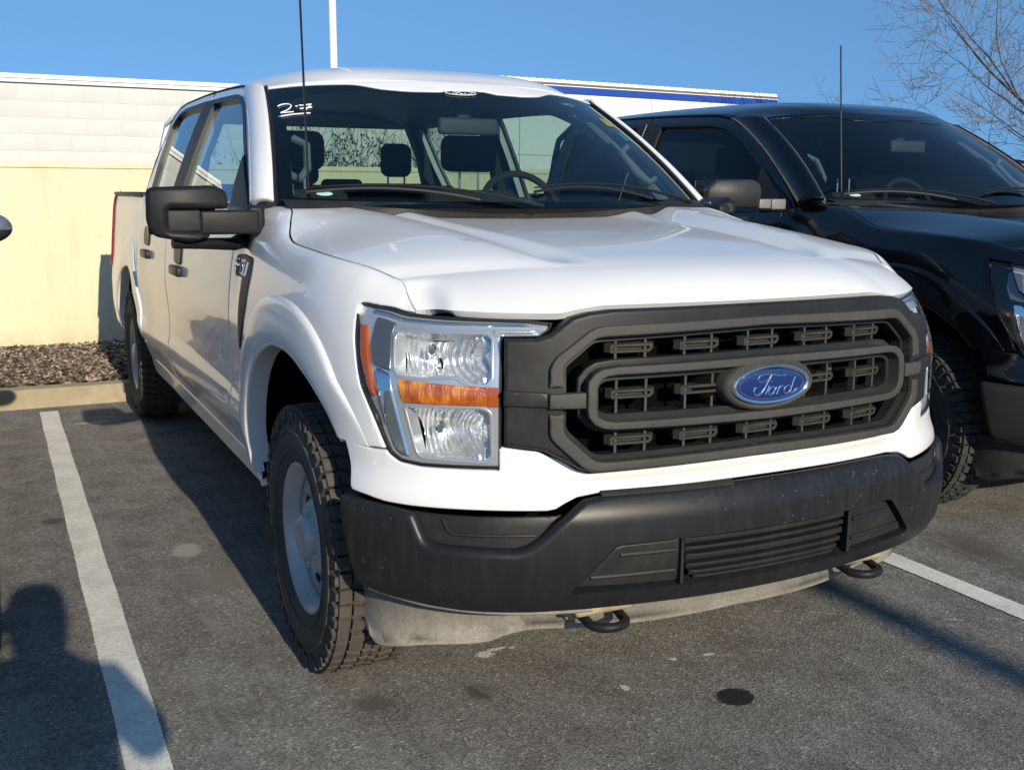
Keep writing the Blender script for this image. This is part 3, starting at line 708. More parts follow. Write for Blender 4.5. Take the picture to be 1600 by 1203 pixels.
    for sg in (-1, 1):
        q = MB(); q.tube([tuple(gh_side(np.array([y]), np.array([z]))[0]*[1 if sg < 0 else -1, 1, 1]+[sg*.0005, 0, .001]) for y, z in fr_o[:7]+[(3.549, 1.908)]+fr2[2:]], .0042, 6); q.build('door_seam', M_DEEP, T, smooth=True)
        q = MB(); q.tube([tuple(gh_side(np.array([3.55]), np.array([z]))[0]*[1 if sg < 0 else -1, 1, 1]) for z in (1.33, 1.6, 1.9)], .0045, 6); q.build('door_seam', M_DEEP, T, smooth=True)
    # black B pillar cover, window seals and glass
    panel('pillar_cover', gh_side, [(3.40, 1.34), (3.40, 1.862), (3.545, 1.866), (3.545, 1.34)], M_PLAST, T, step=.06, thick=.012, mirror=True, lift=.004)
    panel('pillar_cover', gh_side, [(3.555, 1.34), (3.555, 1.866), (3.66, 1.868), (3.66, 1.34)], M_PLAST, T, step=.06, thick=.012, mirror=True, lift=.004)
    def inset(poly, q):
        P = np.asarray(poly); P = P if area(P) > 0 else P[::-1]; Tn = np.roll(P, -1, 0)-np.roll(P, 1, 0); Tn /= np.hypot(Tn[:, 0], Tn[:, 1])[:, None]+1e-9
        return P+np.stack([-Tn[:, 1], Tn[:, 0]], -1)*q
    for nm, hl in (('front', hole1), ('rear', hole2)):
        hq = resample(hl, .05)
        panel('window_seal', gh_side, inset(hq, -.006), M_RUBBERSEAL, T, holes=[inset(hq, .016)], step=.05, edge=.05, thick=.02, mirror=True, lift=.003)
        panel('side_window', gh_side, inset(hq, .004), M_SIDEG if nm == 'front' else M_SIDEG, T, step=.08, edge=.06, thick=0, mirror=True, lift=-.014)
    # A pillars and cab rear corners: strips rolled between windscreen and door frame
    def apillar(s_, w):
        wq = w*.99+.005; A = wshield(-1.012+0*wq, wq); yd = interp_s(w, [0, .25, .55, .8, 1.0], [1.862, 2.02, 2.27, 2.48, 2.67]); B_ = gh_side(yd, rail(yd)-.004)
        Cc = np.stack([np.minimum(A[:, 0], B_[:, 0])*.45+B_[:, 0]*.55-.022, A[:, 1]*.55+B_[:, 1]*.45-.02, np.maximum(A[:, 2], B_[:, 2])*.6+.4*A[:, 2]+.016], -1)
        q = s_[:, None]; return (1-q)**2*A+2*q*(1-q)*Cc+q*q*B_
    for sg in (1, -1):
        o = grid('a_pillar', lambda U_, W_: apillar(U_, W_)*[sg, 1, 1], 10, 30, W, T, flip=sg < 0)
        so_ = o.modifiers.new('solid', 'SOLIDIFY'); so_.thickness = .02; so_.offset = -1 if sg > 0 else -1
    # roof
    def roof(a_, v):
        """a -1..1 across, v 0..1 from windscreen to rear window"""
        ax = np.abs(a_); Wt = wshield(a_*1.012, 0*a_+1.0); dip = .004
        yf = Wt[:, 1]; ye = 4.76-.10*ax**4; y = yf+(ye-yf)*v
        ys = 2.66+(4.70-2.66)*v; zr_ = rail(ys); xr = -gh_side(ys, zr_)[:, 0]
        zc = interp_s(y, [2.16, 2.3, 2.6, 3.1, 3.9, 4.5, 4.70, 4.76], [1.872, 1.915, 1.958, 1.982, 1.992, 1.985, 1.955, 1.925])
        x = a_*xr*1.0; f = (1-ax**2.6)
        zz = zr_*(1-1)+zc-(zc-zr_)*ax**3.4-.004*(1-f)
        k = np.exp(-v/.02); zz = zz*(1-k)+Wt[:, 2]*k+.002; x = x*(1-k)+Wt[:, 0]*k
        y = y*(1-ax**6)+ys*ax**6*(1-k)+yf*k*ax**6
        # shallow pressed channel either side of the centre
        zz = zz-.006*(np.exp(-((ax-.62)/.03)**2))*sstep(.02, .12, v)
        return np.stack([x, y, zz], -1)
    U, V_ = np.meshgrid(np.linspace(-1, 1, 81), np.r_[np.linspace(0, .12, 16), np.linspace(.12, 1, 40)[1:]]); P = roof(U.ravel(), V_.ravel()); n_a = 81; F = []
    for j in range(U.shape[0]-1):
        for i in range(n_a-1): q = j*n_a+i; F.append((q, q+1, q+n_a+1, q+n_a))
    ro = mesh('roof', P, F, W, T); sm = ro.modifiers.new('solid', 'SOLIDIFY'); sm.thickness = .015; sm.offset = -1
    # rear wall of the cab with its window
    def back(x, z): return np.stack([x, 4.70+.04*sstep(1.4, 1.75, z)-.06*sstep(1.8, 1.95, z)-.05*np.abs(x)**3, z], -1)
    bw = [(-.93, .9), (.93, .9), (.94, 1.36), (.86, 1.60), (.80, 1.82), (.70, 1.93), (-.70, 1.93), (-.80, 1.82), (-.86, 1.60), (-.94, 1.36)]
    bh = rnd([(-.86, 1.42), (.86, 1.42), (.775, 1.84), (-.775, 1.84)], .07)
    panel('cab_rear_wall', back, bw, W, T, holes=[bh], step=.08, edge=.05, thick=.04)
    panel('rear_window', back, inset(resample(bh, .05), .002), M_REARG, T, step=.1, edge=.06, thick=0, lift=-.01)
    # windscreen with black ceramic border
    def top_edge(x): return interp_s(np.abs(x), [0, .10, .17, .30, .45, .62, .85, 1.0], [.928, .926, .905, .905, .925, .985, .995, .985])
    xs = np.linspace(-1, 1, 61); gl = [(x, float(top_edge(np.array([x]))[0])) for x in xs][::-1]
    outl = [(-1.0, .0), (1.0, .0)]+gl
    gi = rnd([(-.945, .05), (-.42, .045), (.42, .045), (.945, .05), (.945, .60), (.93, .84), (.86, .90), (.55, .93), (.30, .865), (.14, .86), (.10, .80), (-.10, .80), (-.14, .86), (-.30, .865), (-.55, .93), (-.86, .90), (-.93, .84), (-.945, .60)], .03)
    panel('windscreen', wshield, outl, M_WS, T, step=.08, edge=.05, thick=0)
    panel('windscreen_border', wshield, outl, M_DEEP, T, holes=[gi], step=.06, edge=.03, thick=0, lift=-.003)
    # white header strip between glass and roof
    panel('roof_header', wshield, gl[::-1]+[(1.012, 1.003), (-1.012, 1.003)], W, T, step=.03, edge=.03, thick=.012, lift=.003, r=.002)
    for sg in (-1, 1):
        m_ = MB(); m_.tube([tuple(wshield(np.array([sg*1.006]), np.array([w]))[0]+np.array([0, 0, .004])) for w in np.linspace(0, 1, 20)], .0075, 6); m_.build('windscreen_trim', M_RUBBERSEAL, T, smooth=True)
    # cowl
    def cowl(x, v):
        y0 = 1.56+.03*(np.abs(x)/.87)**2; A = np.stack([x, y0, interp_s(np.abs(x), [0, .45, .60, .68, .80, .87], [1.338, 1.333, 1.322, 1.330, 1.345, 1.34])], -1)
        Wt = wshield(x/.88, 0*x+.03); q = v[:, None]; return A*(1-q)+Wt*q+np.array([0, 0, 1])*(.012*np.sin(np.pi*v))[:, None]
    grid('cowl_panel', cowl, 50, 8, M_PLAST, T, u=(-.87, .87), flip=False)
    # scoops along the cowl edge
    for k in range(26):
        x = -.78+k*.0605
        if abs(x) > .80: continue
        y0 = 1.60+.03*(x/.87)**2
        MB().box((x, y0, 1.352), (x+.040, y0+.035, 1.360), bev=.003).build('cowl_vent', M_SEALCHROME if k % 2 else M_PLAST, T)
    # wipers
    def wp(x, w, up_=.012): return tuple(wshield(np.array([x]), np.array([w]))[0]+np.array([0, -.7*up_, up_]))
    for (bx, tip, mid) in ((.02, (-.90, .075), (-.45, .125)), (.90, (.02, .10), (.45, .15))):
        wq = MB()
        px = np.linspace(0, 1, 14); path = []
        for q in px:
            x = bx*(1-q)+tip[0]*q; w = (1-q)**2*(-.02)+2*q*(1-q)*mid[1]*1.35+q*q*tip[1]; path.append(wp(x, w, .020))
        wq.tube(path, [.014-.008*q for q in px], 6, sq=.5); arm = wq.build('wiper', M_PLAST, T, smooth=True)
        bl = MB(); x0 = bx*.35+tip[0]*.65; path = []
        for q in px:
            x = (bx*.72+tip[0]*.28)*(1-q)+(tip[0])*q; w = (1-q)**2*.035+2*q*(1-q)*mid[1]*1.25+q*q*(tip[1]-.01); path.append(wp(x, w, .010))
        bl.tube(path, .006, 5); bl.build('wiper_blade', M_RUBBERSEAL, arm)
    # antenna
    an = MB(); an.tube([(-.765, 1.745, 1.365), (-.765, 1.752, 1.42)], [.011, .006], 8); base = (-.765, 1.75, 1.40)
    top = (-.755, 1.83, 2.16); pts = [tuple(Vector(base).lerp(Vector(top), q)) for q in np.linspace(0, 1, 40)]
    an.tube(pts, [.0034 if k > 22 else .0042 for k in range(40)], 6)
    for k in range(120):
        q = .3+.7*k/120; c = Vector(base).lerp(Vector(top), q); an.tube([c-Vector((.002, 0, .0015)), c+Vector((.002, 0, .0015))], .0042, 4)
    an.build('antenna', M_RUBBERSEAL, T, smooth=True)
    front_end(T); side_bits(T); cabin(T)
    for s_ in (-1, 1):
        make_wheel('wheel', T, s_, WHEEL_F[0]); make_wheel('wheel', T, s_, WHEEL_R[0])
    under = MB(); under.box((-.55, .55, .42), (.55, 6.0, .60)).box((-.80, 4.95, .36), (.80, 5.2, .46)).box((-.78, 1.02, .34), (.78, 1.15, .44)).box((-.93, 1.75, .44), (.93, 4.5, .52)); under.build('chassis', M_DEEP, T)
    eb = MB(); eb.box((-.70, .42, .45), (.70, 1.5, 1.10)); eb.build('engine_bay', M_DEEP, T)
    fl = MB(); fl.box((-.9, 1.62, .5), (.9, 1.70, 1.30)); fl.build('firewall', M_DEEP, T)
    return T
def off_poly(poly, q):
    """offset a closed outline; positive = inward"""
    P = np.asarray(poly, float); P = P if area(P) > 0 else P[::-1]
    T = np.roll(P, -1, 0)-P; T /= np.hypot(T[:, 0], T[:, 1])[:, None]+1e-9; n1 = np.stack([-T[:, 1], T[:, 0]], -1); n0 = np.roll(n1, 1, 0)
    b = n0+n1; L2 = (b*b).sum(1)[:, None]; return P+b*2*q/np.maximum(L2, .6)
def strip(name, F, path, w, mt, parent, lift=.004, n=6, mirror=False, lab=None):
    """a thin raised bead following a path on a surface"""
    pa = resample(path, .012, closed=False); P = F(pa[:, 0], pa[:, 1]); e = 1e-4
    nn = np.cross(F(pa[:, 0]+e, pa[:, 1])-P, F(pa[:, 0], pa[:, 1]+e)-P); nn /= np.linalg.norm(nn, axis=1)[:, None]
    cen = np.array([0, 3., .9]); nn *= np.sign(((P-cen)*nn).sum()); Q = P+nn*lift
    m_ = MB(); m_.tube([tuple(q) for q in Q], w, n); o = m_.build(name, mt, parent, smooth=True)
    if mirror: m2 = MB(); m2.tube([(-q[0], q[1], q[2]) for q in Q], w, n); m2.build(name, mt, parent, smooth=True)
    return o
G_OUT = [(0, 1.158), (.44, 1.156), (.505, 1.150), (.548, 1.140), (.575, 1.122), (.603, 1.100), (.638, 1.0885), (.7195, 1.088), (.7195, .8285), (.636, .8165), (.620, .813), (.566, .7865), (.530, .765), (.493, .7555), (0, .7595)]
B_OUT_U = [(.609, .974), (.609, 1.014), (.603, 1.030), (.592, 1.046), (.512, 1.104), (.492, 1.113), (.469, 1.117), (0, 1.124)]
B_IN_U = [(.575, .974), (.575, 1.016), (.571, 1.027), (.563, 1.035), (.506, 1.079), (.492, 1.087), (.475, 1.090), (0, 1.101)]
B_OUT_D = [(.609, .907), (.609, .862), (.604, .847), (.592, .834), (.532, .779), (.516, .769), (.493, .763), (0, .767)]
B_IN_D = [(.575, .907), (.575, .870), (.569, .855), (.558, .844), (.505, .795), (.490, .787), (.468, .784), (0, .790)]
R_OUT = [(0, 1.022), (.440, 1.018), (.480, 1.013), (.500, 1.003), (.516, .985), (.518, .965), (.518, .915), (.515, .899), (.500, .880), (.478, .869), (.450, .865), (0, .860)]
R_IN = [(0, 1.000), (.440, .998), (.466, .995), (.480, .989), (.491, .977), (.494, .965), (.494, .915), (.491, .901), (.480, .892), (.462, .886), (.445, .884), (0, .881)]
def front_end(T):
    # ---------------- grille
    opening = sym(B_IN_U[::-1]+B_IN_D)
    g = panel('grille', GR, sym(G_OUT), M_GRILLE, T, holes=[opening], step=.025, edge=.012, r=.012, thick=.06, hole_r=0,
              jump=lambda u, z: -.010*sstep(.075, .03, np.abs(z-1.105))*sstep(.62, .55, np.abs(u))*0)
    for nm, a_, b_ in (('grille_surround', B_OUT_U, B_IN_U), ('grille_surround', B_OUT_D, B_IN_D)):
        o = [tuple(p) for p in a_]+[(-p[0], p[1]) for p in a_[::-1][1:]]; i = [tuple(p) for p in b_]+[(-p[0], p[1]) for p in b_[::-1][1:]]
        panel(nm, GR, o+i[::-1], M_BAND, g, step=.02, edge=.012, r=.005, thick=.03, lift=.014)
    # inner stepped lip of the opening
    panel('grille_surround', GR, off_poly(resample(opening, .02), -.004), M_GRILLE, g, holes=[off_poly(resample(opening, .02), .012)], step=.02, edge=.02, thick=.03, lift=-.022)
    ring_o, ring_i = sym(R_OUT), sym(R_IN)
    panel('grille_ring', GR, ring_o, M_BAND, g, holes=[ring_i], step=.02, edge=.012, r=.0045, thick=.05, lift=.016)
    panel('grille_ring', GR, off_poly(resample(ring_o, .015), -.017), M_GRILLE, g, holes=[off_poly(resample(ring_o, .015), .004)], step=.02, edge=.015, r=.006, thick=.05, lift=-.026)
    panel('grille_ring', GR, off_poly(resample(ring_i, .02), -.004), M_GRILLE, g, holes=[off_poly(resample(ring_i, .02), .014)], step=.02, edge=.02, thick=.05, lift=-.020)
    for sg in (-1, 1):
        panel('grille_clip', GR, rnd([(sg*.522, .922), (sg*.522, .9595), (sg*.611, .9575), (sg*.611, .9225)], .003), M_BAND, g, step=.02, r=.004, thick=.03, lift=.018)
        panel('grille_clip', GR, rnd([(sg*.613, .924), (sg*.613, .9605), (sg*.7195, .967), (sg*.7195, .930)], .003), M_GRILLE, g, step=.02, r=.004, thick=.02, lift=.010)
    # backing and bars
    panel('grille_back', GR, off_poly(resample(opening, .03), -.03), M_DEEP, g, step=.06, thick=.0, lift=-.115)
    for k, (z, rr_) in enumerate(((1.0, 0), (.93, 0), (.865, 0))):
        pass
    rb = MB()
    for z, y in ((1.075, .345), (.965, .33), (.955, .325), (.91, .325), (.845, .33)):
        rb.tube([(-.52, y+.05, z), (0, y, z), (.52, y+.05, z)], .005, 5)
    rb.box((-.30, .325, .925), (-.14, .335, .945)).box((.2, .325, .93), (.34, .335, .96)); rb.build('radiator_brackets', M_STEELD, g)
    def on(u, z, dep):
        p = GR(np.array([u]), np.array([z]))[0]; e = 1e-3; t = GR(np.array([u+e]), np.array([z]))[0]-p; t /= np.linalg.norm(t); nrm = np.array([-t[1], t[0], 0])*-1
        if nrm[1] > 0: nrm = -nrm
        return p-nrm*dep, t, nrm
    zr = (1.057, .945, .828); spans = {0: (1.024, 1.102), 1: (.884, .999), 2: (.788, .858)}
    for ri, z in enumerate(zr):
        for c in (-2, -1, 0, 1, 2):
            if ri == 1 and c == 0: continue
            u = c*.1945; p, t, nr = on(u, z, .024); zz = np.array([0, 0, 1])
            def Q(a, b, d_): return tuple(p+t*a+zz*b+nr*d_)
            o1 = [(-.056, .0085), (-.056, -.0085), (-.053, -.0105), (.049, -.0105), (.058, -.003), (.058, .008), (.054, .0105), (-.050, .0105)]
            back = [(a*1.12, b*1.05+.001) for a, b in o1]; mid = [(a*1.17, b*1.25+.001) for a, b in o1]; sl = [(a*.86, b*.44) for a, b in o1]; m_ = MB(); n_ = len(o1)
            V = [Q(a, b, -.034) for a, b in back]+[Q(a, b, -.016) for a, b in mid]+[Q(a, b, 0) for a, b in o1]+[Q(a, b, 0) for a, b in sl]+[Q(a, b, -.014) for a, b in sl]
            F = [(k*n_+i, k*n_+(i+1) % n_, (k+1)*n_+(i+1) % n_, (k+1)*n_+i) for k in range(4) for i in range(n_)]+[tuple(range(4*n_, 5*n_))]
            m_.add(V, F); pod = m_.build('grille_pod', M_POD, g, sharp=25)
            for q in (-.040, .040):
                if ri == 1 and c == 0: continue
                b_ = MB(); lo, hi = spans[ri]; lo -= .004; hi += .004
                V = []
                for zz_ in (lo, hi):
                    for a_, d_ in ((-.0034, -.005), (.0034, -.005), (.0034, -.024), (-.0034, -.024)): w = p+t*(q+a_)+nr*d_; V.append((w[0], w[1], zz_))
                b_.add(V, [(0, 1, 2, 3), (7, 6, 5, 4), (0, 4, 5, 1), (1, 5, 6, 2), (2, 6, 7, 3), (3, 7, 4, 0)]); b_.build('grille_bar', M_BAND, pod)
    # ---------------- badge
    cy = .180; ez = .949
    def ell(a, b, n=64): return [(a*math.cos(2*math.pi*k/n), b*math.sin(2*math.pi*k/n)) for k in range(n)]
    def lens(name, rings, mt, parent, sharp=40):
        V = []; F = []; n = 72
        for (a, b, y) in rings: V += [(p[0], y, ez+p[1]) for p in ell(a, b, n)]
        for i in range(len(rings)-1): F += [(i*n+k, i*n+(k+1) % n, (i+1)*n+(k+1) % n, (i+1)*n+k) for k in range(n)]
        F.append(tuple(range((len(rings)-1)*n, len(rings)*n))); return mesh(name, V, F, mt, parent, sharp=sharp) if False else MB().add(V, F).build(name, mt, parent, smooth=True, sharp=sharp)
    # swelling panels behind the badge, left and right
    panel('badge_mount', GR, [(a*.215*1.0, ez+b*.060) for a, b in ell(1, 1, 40)], M_DEEP, g, step=.02, r=.02, thick=.03, lift=-.028)
    bz = lens('badge_bezel', [(.146, .070, .225), (.1455, .0695, cy+.014), (.141, .066, cy+.004), (.134, .060, cy), (.124, .0525, cy+.006)], M_BAND, g)
    lens('badge_rim', [(.1245, .0515, cy+.008), (.1235, .0505, cy-.004), (.119, .0470, cy-.0065), (.113, .0420, cy-.004), (.111, .0405, cy+.002)], M_CHROME, bz)
    lens('badge_face', [(.112, .0415, cy+.000), (.10, .038, cy-.002), (.06, .023, cy-.0035), (.02, .008, cy-.004)], M_BLUE, bz)
    rg = MB(); rg.tube([(.104*math.cos(a), cy-.0022, ez+.0365*math.sin(a)) for a in np.linspace(0, 2*math.pi, 65)], .0011, 5); rg.build('badge_rim', M_CHROME, bz, smooth=True)
    strokes = [([(-.043, .961), (-.039, .968), (-.028, .971), (-.013, .971), (.003, .969), (.019, .965), (.031, .965), (.039, .967)], .0024), ([(-.004, .968), (-.010, .96), (-.017, .948), (-.023, .938), (-.031, .929), (-.041, .923), (-.050, .925), (-.054, .934), (-.051, .941), (-.045, .942)], .0026),
     ([(-.042, .961), (-.040, .955), (-.033, .954), (-.022, .955), (-.015, .959), (-.007, .955), (.001, .952)], .0015), ([(-.009, .944), (-.014, .934), (-.019, .924)], .002), ([(-.002+.0085*math.cos(a)+.0028*math.sin(a), .9315+.0095*math.sin(a)) for a in np.linspace(0, 6.283, 13)]+[(.012, .939)], .0019),
     ([(.021, .941), (.017, .931), (.013, .922)], .0021), ([(.018, .934), (.023, .940), (.029, .9415), (.031, .939)], .0019), ([(.044+.0095*math.cos(a)+.0028*math.sin(a), .9312+.0095*math.sin(a)) for a in np.linspace(0, 6.283, 13)], .0019), ([(.066, .960), (.062, .952), (.057, .938), (.053, .926), (.057, .9215), (.064, .925), (.072, .932)], .0022)]
    lt = MB()
    for s_, w in strokes:
        p = np.array(s_); t = np.linspace(0, len(p)-1, len(p)*4); lt.tube([(float(np.interp(q, range(len(p)), p[:, 0]))*1.12, cy-.005, ez+(float(np.interp(q, range(len(p)), p[:, 1]))-.9455)*1.12) for q in t], w*.95, 6)
    lt.build('badge_lettering', M_CHROME, bz, smooth=True)
    # ---------------- headlights
    HL = [(1.187, 1.118), (1.175, 1.131), (1.155, 1.134), (.988, 1.1425), (.655, 1.142), (.590, 1.134), (.598, 1.117), (.625, 1.0965), (.7225, 1.0915), (.7225, .7735), (.924, .7735), (.978, .779), (1.004, .793), (1.045, .868), (1.122, .985), (1.146, 1.032), (1.170, 1.082)]
    LT = rnd([(1.017, 1.092), (.762, 1.100), (.748, 1.088), (.745, .988), (.760, .973), (.814, .980), (.832, .991), (.893, .990), (.909, .984), (.991, .985), (1.004, .996), (1.026, 1.072)], .008)
    LA = [(.992, .977), (.7275, .969), (.7275, .9225), (.976, .9215)]
    LB = rnd([(.968, .914), (.768, .916), (.747, .905), (.745, .797), (.760, .785), (.920, .788), (.935, .800)], .010)
    SA = [(1.160, 1.079), (1.135, 1.083), (1.100, 1.014), (1.058, .932), (1.070, .930), (1.130, 1.012)]
    for sg in (-1, 1):
        f = lambda poly: [(sg*a, b) for a, b in poly]
        h = panel('headlight', SK, f(HL), M_CHROME2, T, step=.02, edge=.012, r=.003, thick=.05, lift=-.010, holes=[f(LT), f(LB)], hole_r=0,
                  jump=lambda u, z: .006*sstep(1.03, 1.06, np.abs(u))*sstep(1.10, 1.08, z)+.006*sstep(1.10, 1.115, z))
        panel('gasket', SK, f(off_poly(HL, -.0025)), M_RUBBERSEAL, h, holes=[f(off_poly(HL, .0012))], step=.02, edge=.012, thick=.03, lift=-.003)
        panel('lens', SK, f(off_poly(HL, .001)), M_LENS, h, step=.025, edge=.015, r=.004, thick=0, lift=.001)
        for poly, uc, zc, hw, hh, dep in ((LT, -.01, 1.035, .14, .06, .075), (LB, 0, .85, .11, .065, .075)):
            pc = np.array(poly); c = (pc.min(0)+pc.max(0))/2
            def bowl(u, z, c=c, hw=(pc[:, 0].max()-pc[:, 0].min())/2, hh=(pc[:, 1].max()-pc[:, 1].min())/2, dep=dep):
                q = np.clip(np.maximum(((np.abs(u)-c[0]-.02)/hw)**2, 0)*.8+((z-c[1])/hh)**2*.55, 0, 1); return dep*(1-q)
            rf = panel('reflector', SK, f(off_poly(resample(poly, .012), -.001)), M_REFL, h, step=.012, edge=.012, thick=0, lift=-.032, jump=bowl)
            bc = SK(np.array([sg*(c[0]+.02)]), np.array([c[1]]))[0]; inw = np.array([sg*-.45, .89, 0])
            bm_ = MB(); q = bc+inw*.088; q2 = bc+inw*.052
            bm_.tube([tuple(q), tuple(q*.3+q2*.7), tuple(q2)], [.016, .014, .008], 12); bm_.build('bulb', M_CHROME, h, smooth=True)
            panel('bezel', SK, f(off_poly(resample(poly, .012), -.007)), M_CHROME2, h, holes=[f(off_poly(resample(poly, .012), .002))], step=.02, edge=.012, r=.003, thick=.02, lift=-.008)
        panel('turn_signal', SK, f(LA), M_AMBER, h, step=.012, edge=.012, r=.004, thick=.02, lift=-.006)
        panel('turn_signal', SK, f([(.752, .9695), (.7275, .969), (.7275, .9225), (.752, .9225)]), M_AMBERD, h, step=.012, edge=.012, thick=.01, lift=-.003)
        panel('side_marker', SK, f(SA if sg < 0 else [(1.165, 1.079), (1.158, 1.083), (1.138, 1.014), (1.108, .955), (1.116, .955), (1.150, 1.012)]), M_AMBERD, h, step=.012, edge=.012, r=.003, thick=.02, lift=-.007)
        panel('chrome_strip', SK, f([(1.072, .995), (1.015, .990), (.952, .782), (.978, .786), (1.000, .800), (1.030, .865)]), M_CHROME, h, step=.014, edge=.012, r=.010, thick=.02, lift=.0-.006)
        panel('bezel', SK, f(rnd([(1.034, 1.108), (1.108, 1.110), (1.100, 1.04), (1.078, 1.000), (1.016, .992), (1.020, 1.02), (1.036, 1.08)], .008)), M_SMOKE, h, step=.014, edge=.014, r=.006, thick=.02, lift=-.006)
        panel('chrome_strip', SK, f([(1.13, 1.128), (.66, 1.134), (.645, 1.124), (1.13, 1.116)]), M_CHROME, h, step=.014, edge=.014, r=.006, thick=.02, lift=-.006)
        panel('chrome_strip', SK, f([(.74, 1.113), (.635, 1.114), (.640, 1.102), (.74, 1.1)]), M_CHROME2, h, step=.014, edge=.014, r=.004, thick=.02, lift=-.004)
    # ---------------- bumper
    BO = [(0, .715), (.386, .713), (.470, .711), (.535, .702), (.562, .685), (.604, .648), (.650, .607), (.680, .588), (.709, .580), (.918, .585), (.938, .597), (.950, .620), (.972, .665), (1.03, .670), (1.144, .674), (1.205, .677), (1.222, .665), (1.190, .551), (1.170, .470), (1.155, .432), (1.074, .416), (.858, .401), (.668, .397), (.50, .397), (.36, .397), (0, .398)]
    TR = [(0, .587), (.440, .585), (.462, .580), (.566, .475), (.566, .462), (.30, .458), (0, .458)]
    bm_ = panel('front_bumper', BU, sym(BO), M_BUMP, T, step=.025, edge=.014, r=.022, thick=.06, holes=[sym(TR)], hole_r=0, lift=.004)
    for sg in (-1, 1):
        f = lambda poly: [(sg*a, b) for a, b in poly]
        panel('bumper_pocket', BU, f([(.590, .667), (.985, .667), (.945, .583), (.927, .574), (.695, .568), (.66, .59)]), M_GRILLE, bm_, step=.025, edge=.014, r=.006, thick=.03, lift=-.026)
        strip('bumper_rib', BU, f([(.900, .655), (.885, .622), (.872, .612), (.660, .612)]), .0045, M_GRILLE, bm_, lift=-.024)
        sgp = f([(.283, .581), (.440, .5785), (.456, .574), (.556, .472), (.283, .464)])
        panel('bumper_insert', BU, sgp, M_GRILLE, bm_, step=.02, edge=.012, r=.006, thick=.03, lift=-.008)
        for zz_, a0, a1 in ((.553, .295, .445), (.498, .295, .520)):
            strip('bumper_rib', BU, f([(a0, zz_), (a1, zz_)]), .0055, M_GRILLE, bm_, lift=-.006)
        MB().box((min(sg*.272, sg*.281), .156, .464), (max(sg*.272, sg*.281), .22, .582)).build('bumper_insert', M_GRILLE, bm_)
    panel('lower_grille', BU, sym([(0, .585), (.270, .583), (.262, .485), (.235, .462), (0, .462)]), M_GRILLE, bm_, step=.03, thick=.02, lift=-.045)
    for k, (z, h_, a_) in enumerate(((.570, .009, .266), (.548, .007, .265), (.524, .010, .263), (.500, .007, .260), (.480, .007, .250), (.466, .006, .236))):
        panel('lower_grille_slat', BU, sym([(0, z+h_), (a_, z+h_), (a_, z-h_*.6), (0, z-h_*.6)]), M_GRILLE, bm_, step=.03, edge=.02, r=.004, thick=.035, lift=-.009)
    # licence bracket strip on top of the bumper
    panel('bumper_step', BU, [(-.49, .709), (-.12, .710), (-.12, .698), (-.49, .698)], M_PLAST, bm_, step=.03, thick=.01, lift=.0055)
    # ---------------- air dam
    def dam(u, z):
        au = np.abs(u); x, y = DAMP.at(DAMP.t0+au, .08*(.41-z)-.010*np.exp(-((z-DZ(au)-.028)/.006)**2)); return np.stack([np.where(u <= 0, -x, x), y, z], -1)
    DZ = lambda au: interp_s(au, [0, .33, .44, .58, .66, .72, .86, .96, 1.06, 1.12, 1.15], [.312, .300, .297, .300, .288, .268, .262, .244, .225, .262, .30])
    db = [(u_, float(DZ(np.array([u_]))[0])) for u_ in np.linspace(0, 1.15, 40)]
    DB = [(0, .43), (1.0, .43), (1.165, .43), (1.17, .34)]+db[::-1]
    dm = panel('air_dam', dam, sym(DB), M_DAM, T, step=.022, edge=.02, r=.006, thick=.02)
    strip('air_dam_lip', BU, [(-1.13, .428), (-.95, .408), (-.668, .394), (-.5, .392)], .005, M_DAM, dm, lift=-.006)
    # ---------------- tow hooks
    for sg in (-1, 1):
        x = sg*.435
        m_ = MB(); pts = [(x-.052, .42, .385), (x-.054, .31, .366), (x-.050, .262, .357)]
        for a in np.linspace(math.pi, 2*math.pi, 9): pts.append((x+.050*math.cos(a), .255+.045*math.sin(a), .355))
        pts += [(x+.050, .262, .357), (x+.054, .31, .366), (x+.052, .42, .385)]
        m_.tube(pts, .0125, 10); hk = m_.build('tow_hook', M_MIRROR, T, smooth=True)
        mk = MB(); mk.box((x-.085, .26, .372), (x+.085, .46, .398), bev=.01).box((x-.07, .34, .33), (x+.085, .50, .392), bev=.012); mk.build('hook_bracket', M_TAN, hk, sharp=40)
M_SMOKE = mat('smoked lamp bezel', (.16, .165, .17), .25, .6, coat=.5)
M_LOGO = mat('printed logo', (.55, .62, .60), .6)
M_POD = mat('grille insert plastic', (.026, .026, .025), .5, spec=.3, grime=(.3, (.11, .105, .095), 9))
M_TAN = mat('dusty tan steel', (.36, .30, .19), .8, grime=(.8, (.16, .13, .09), 14))

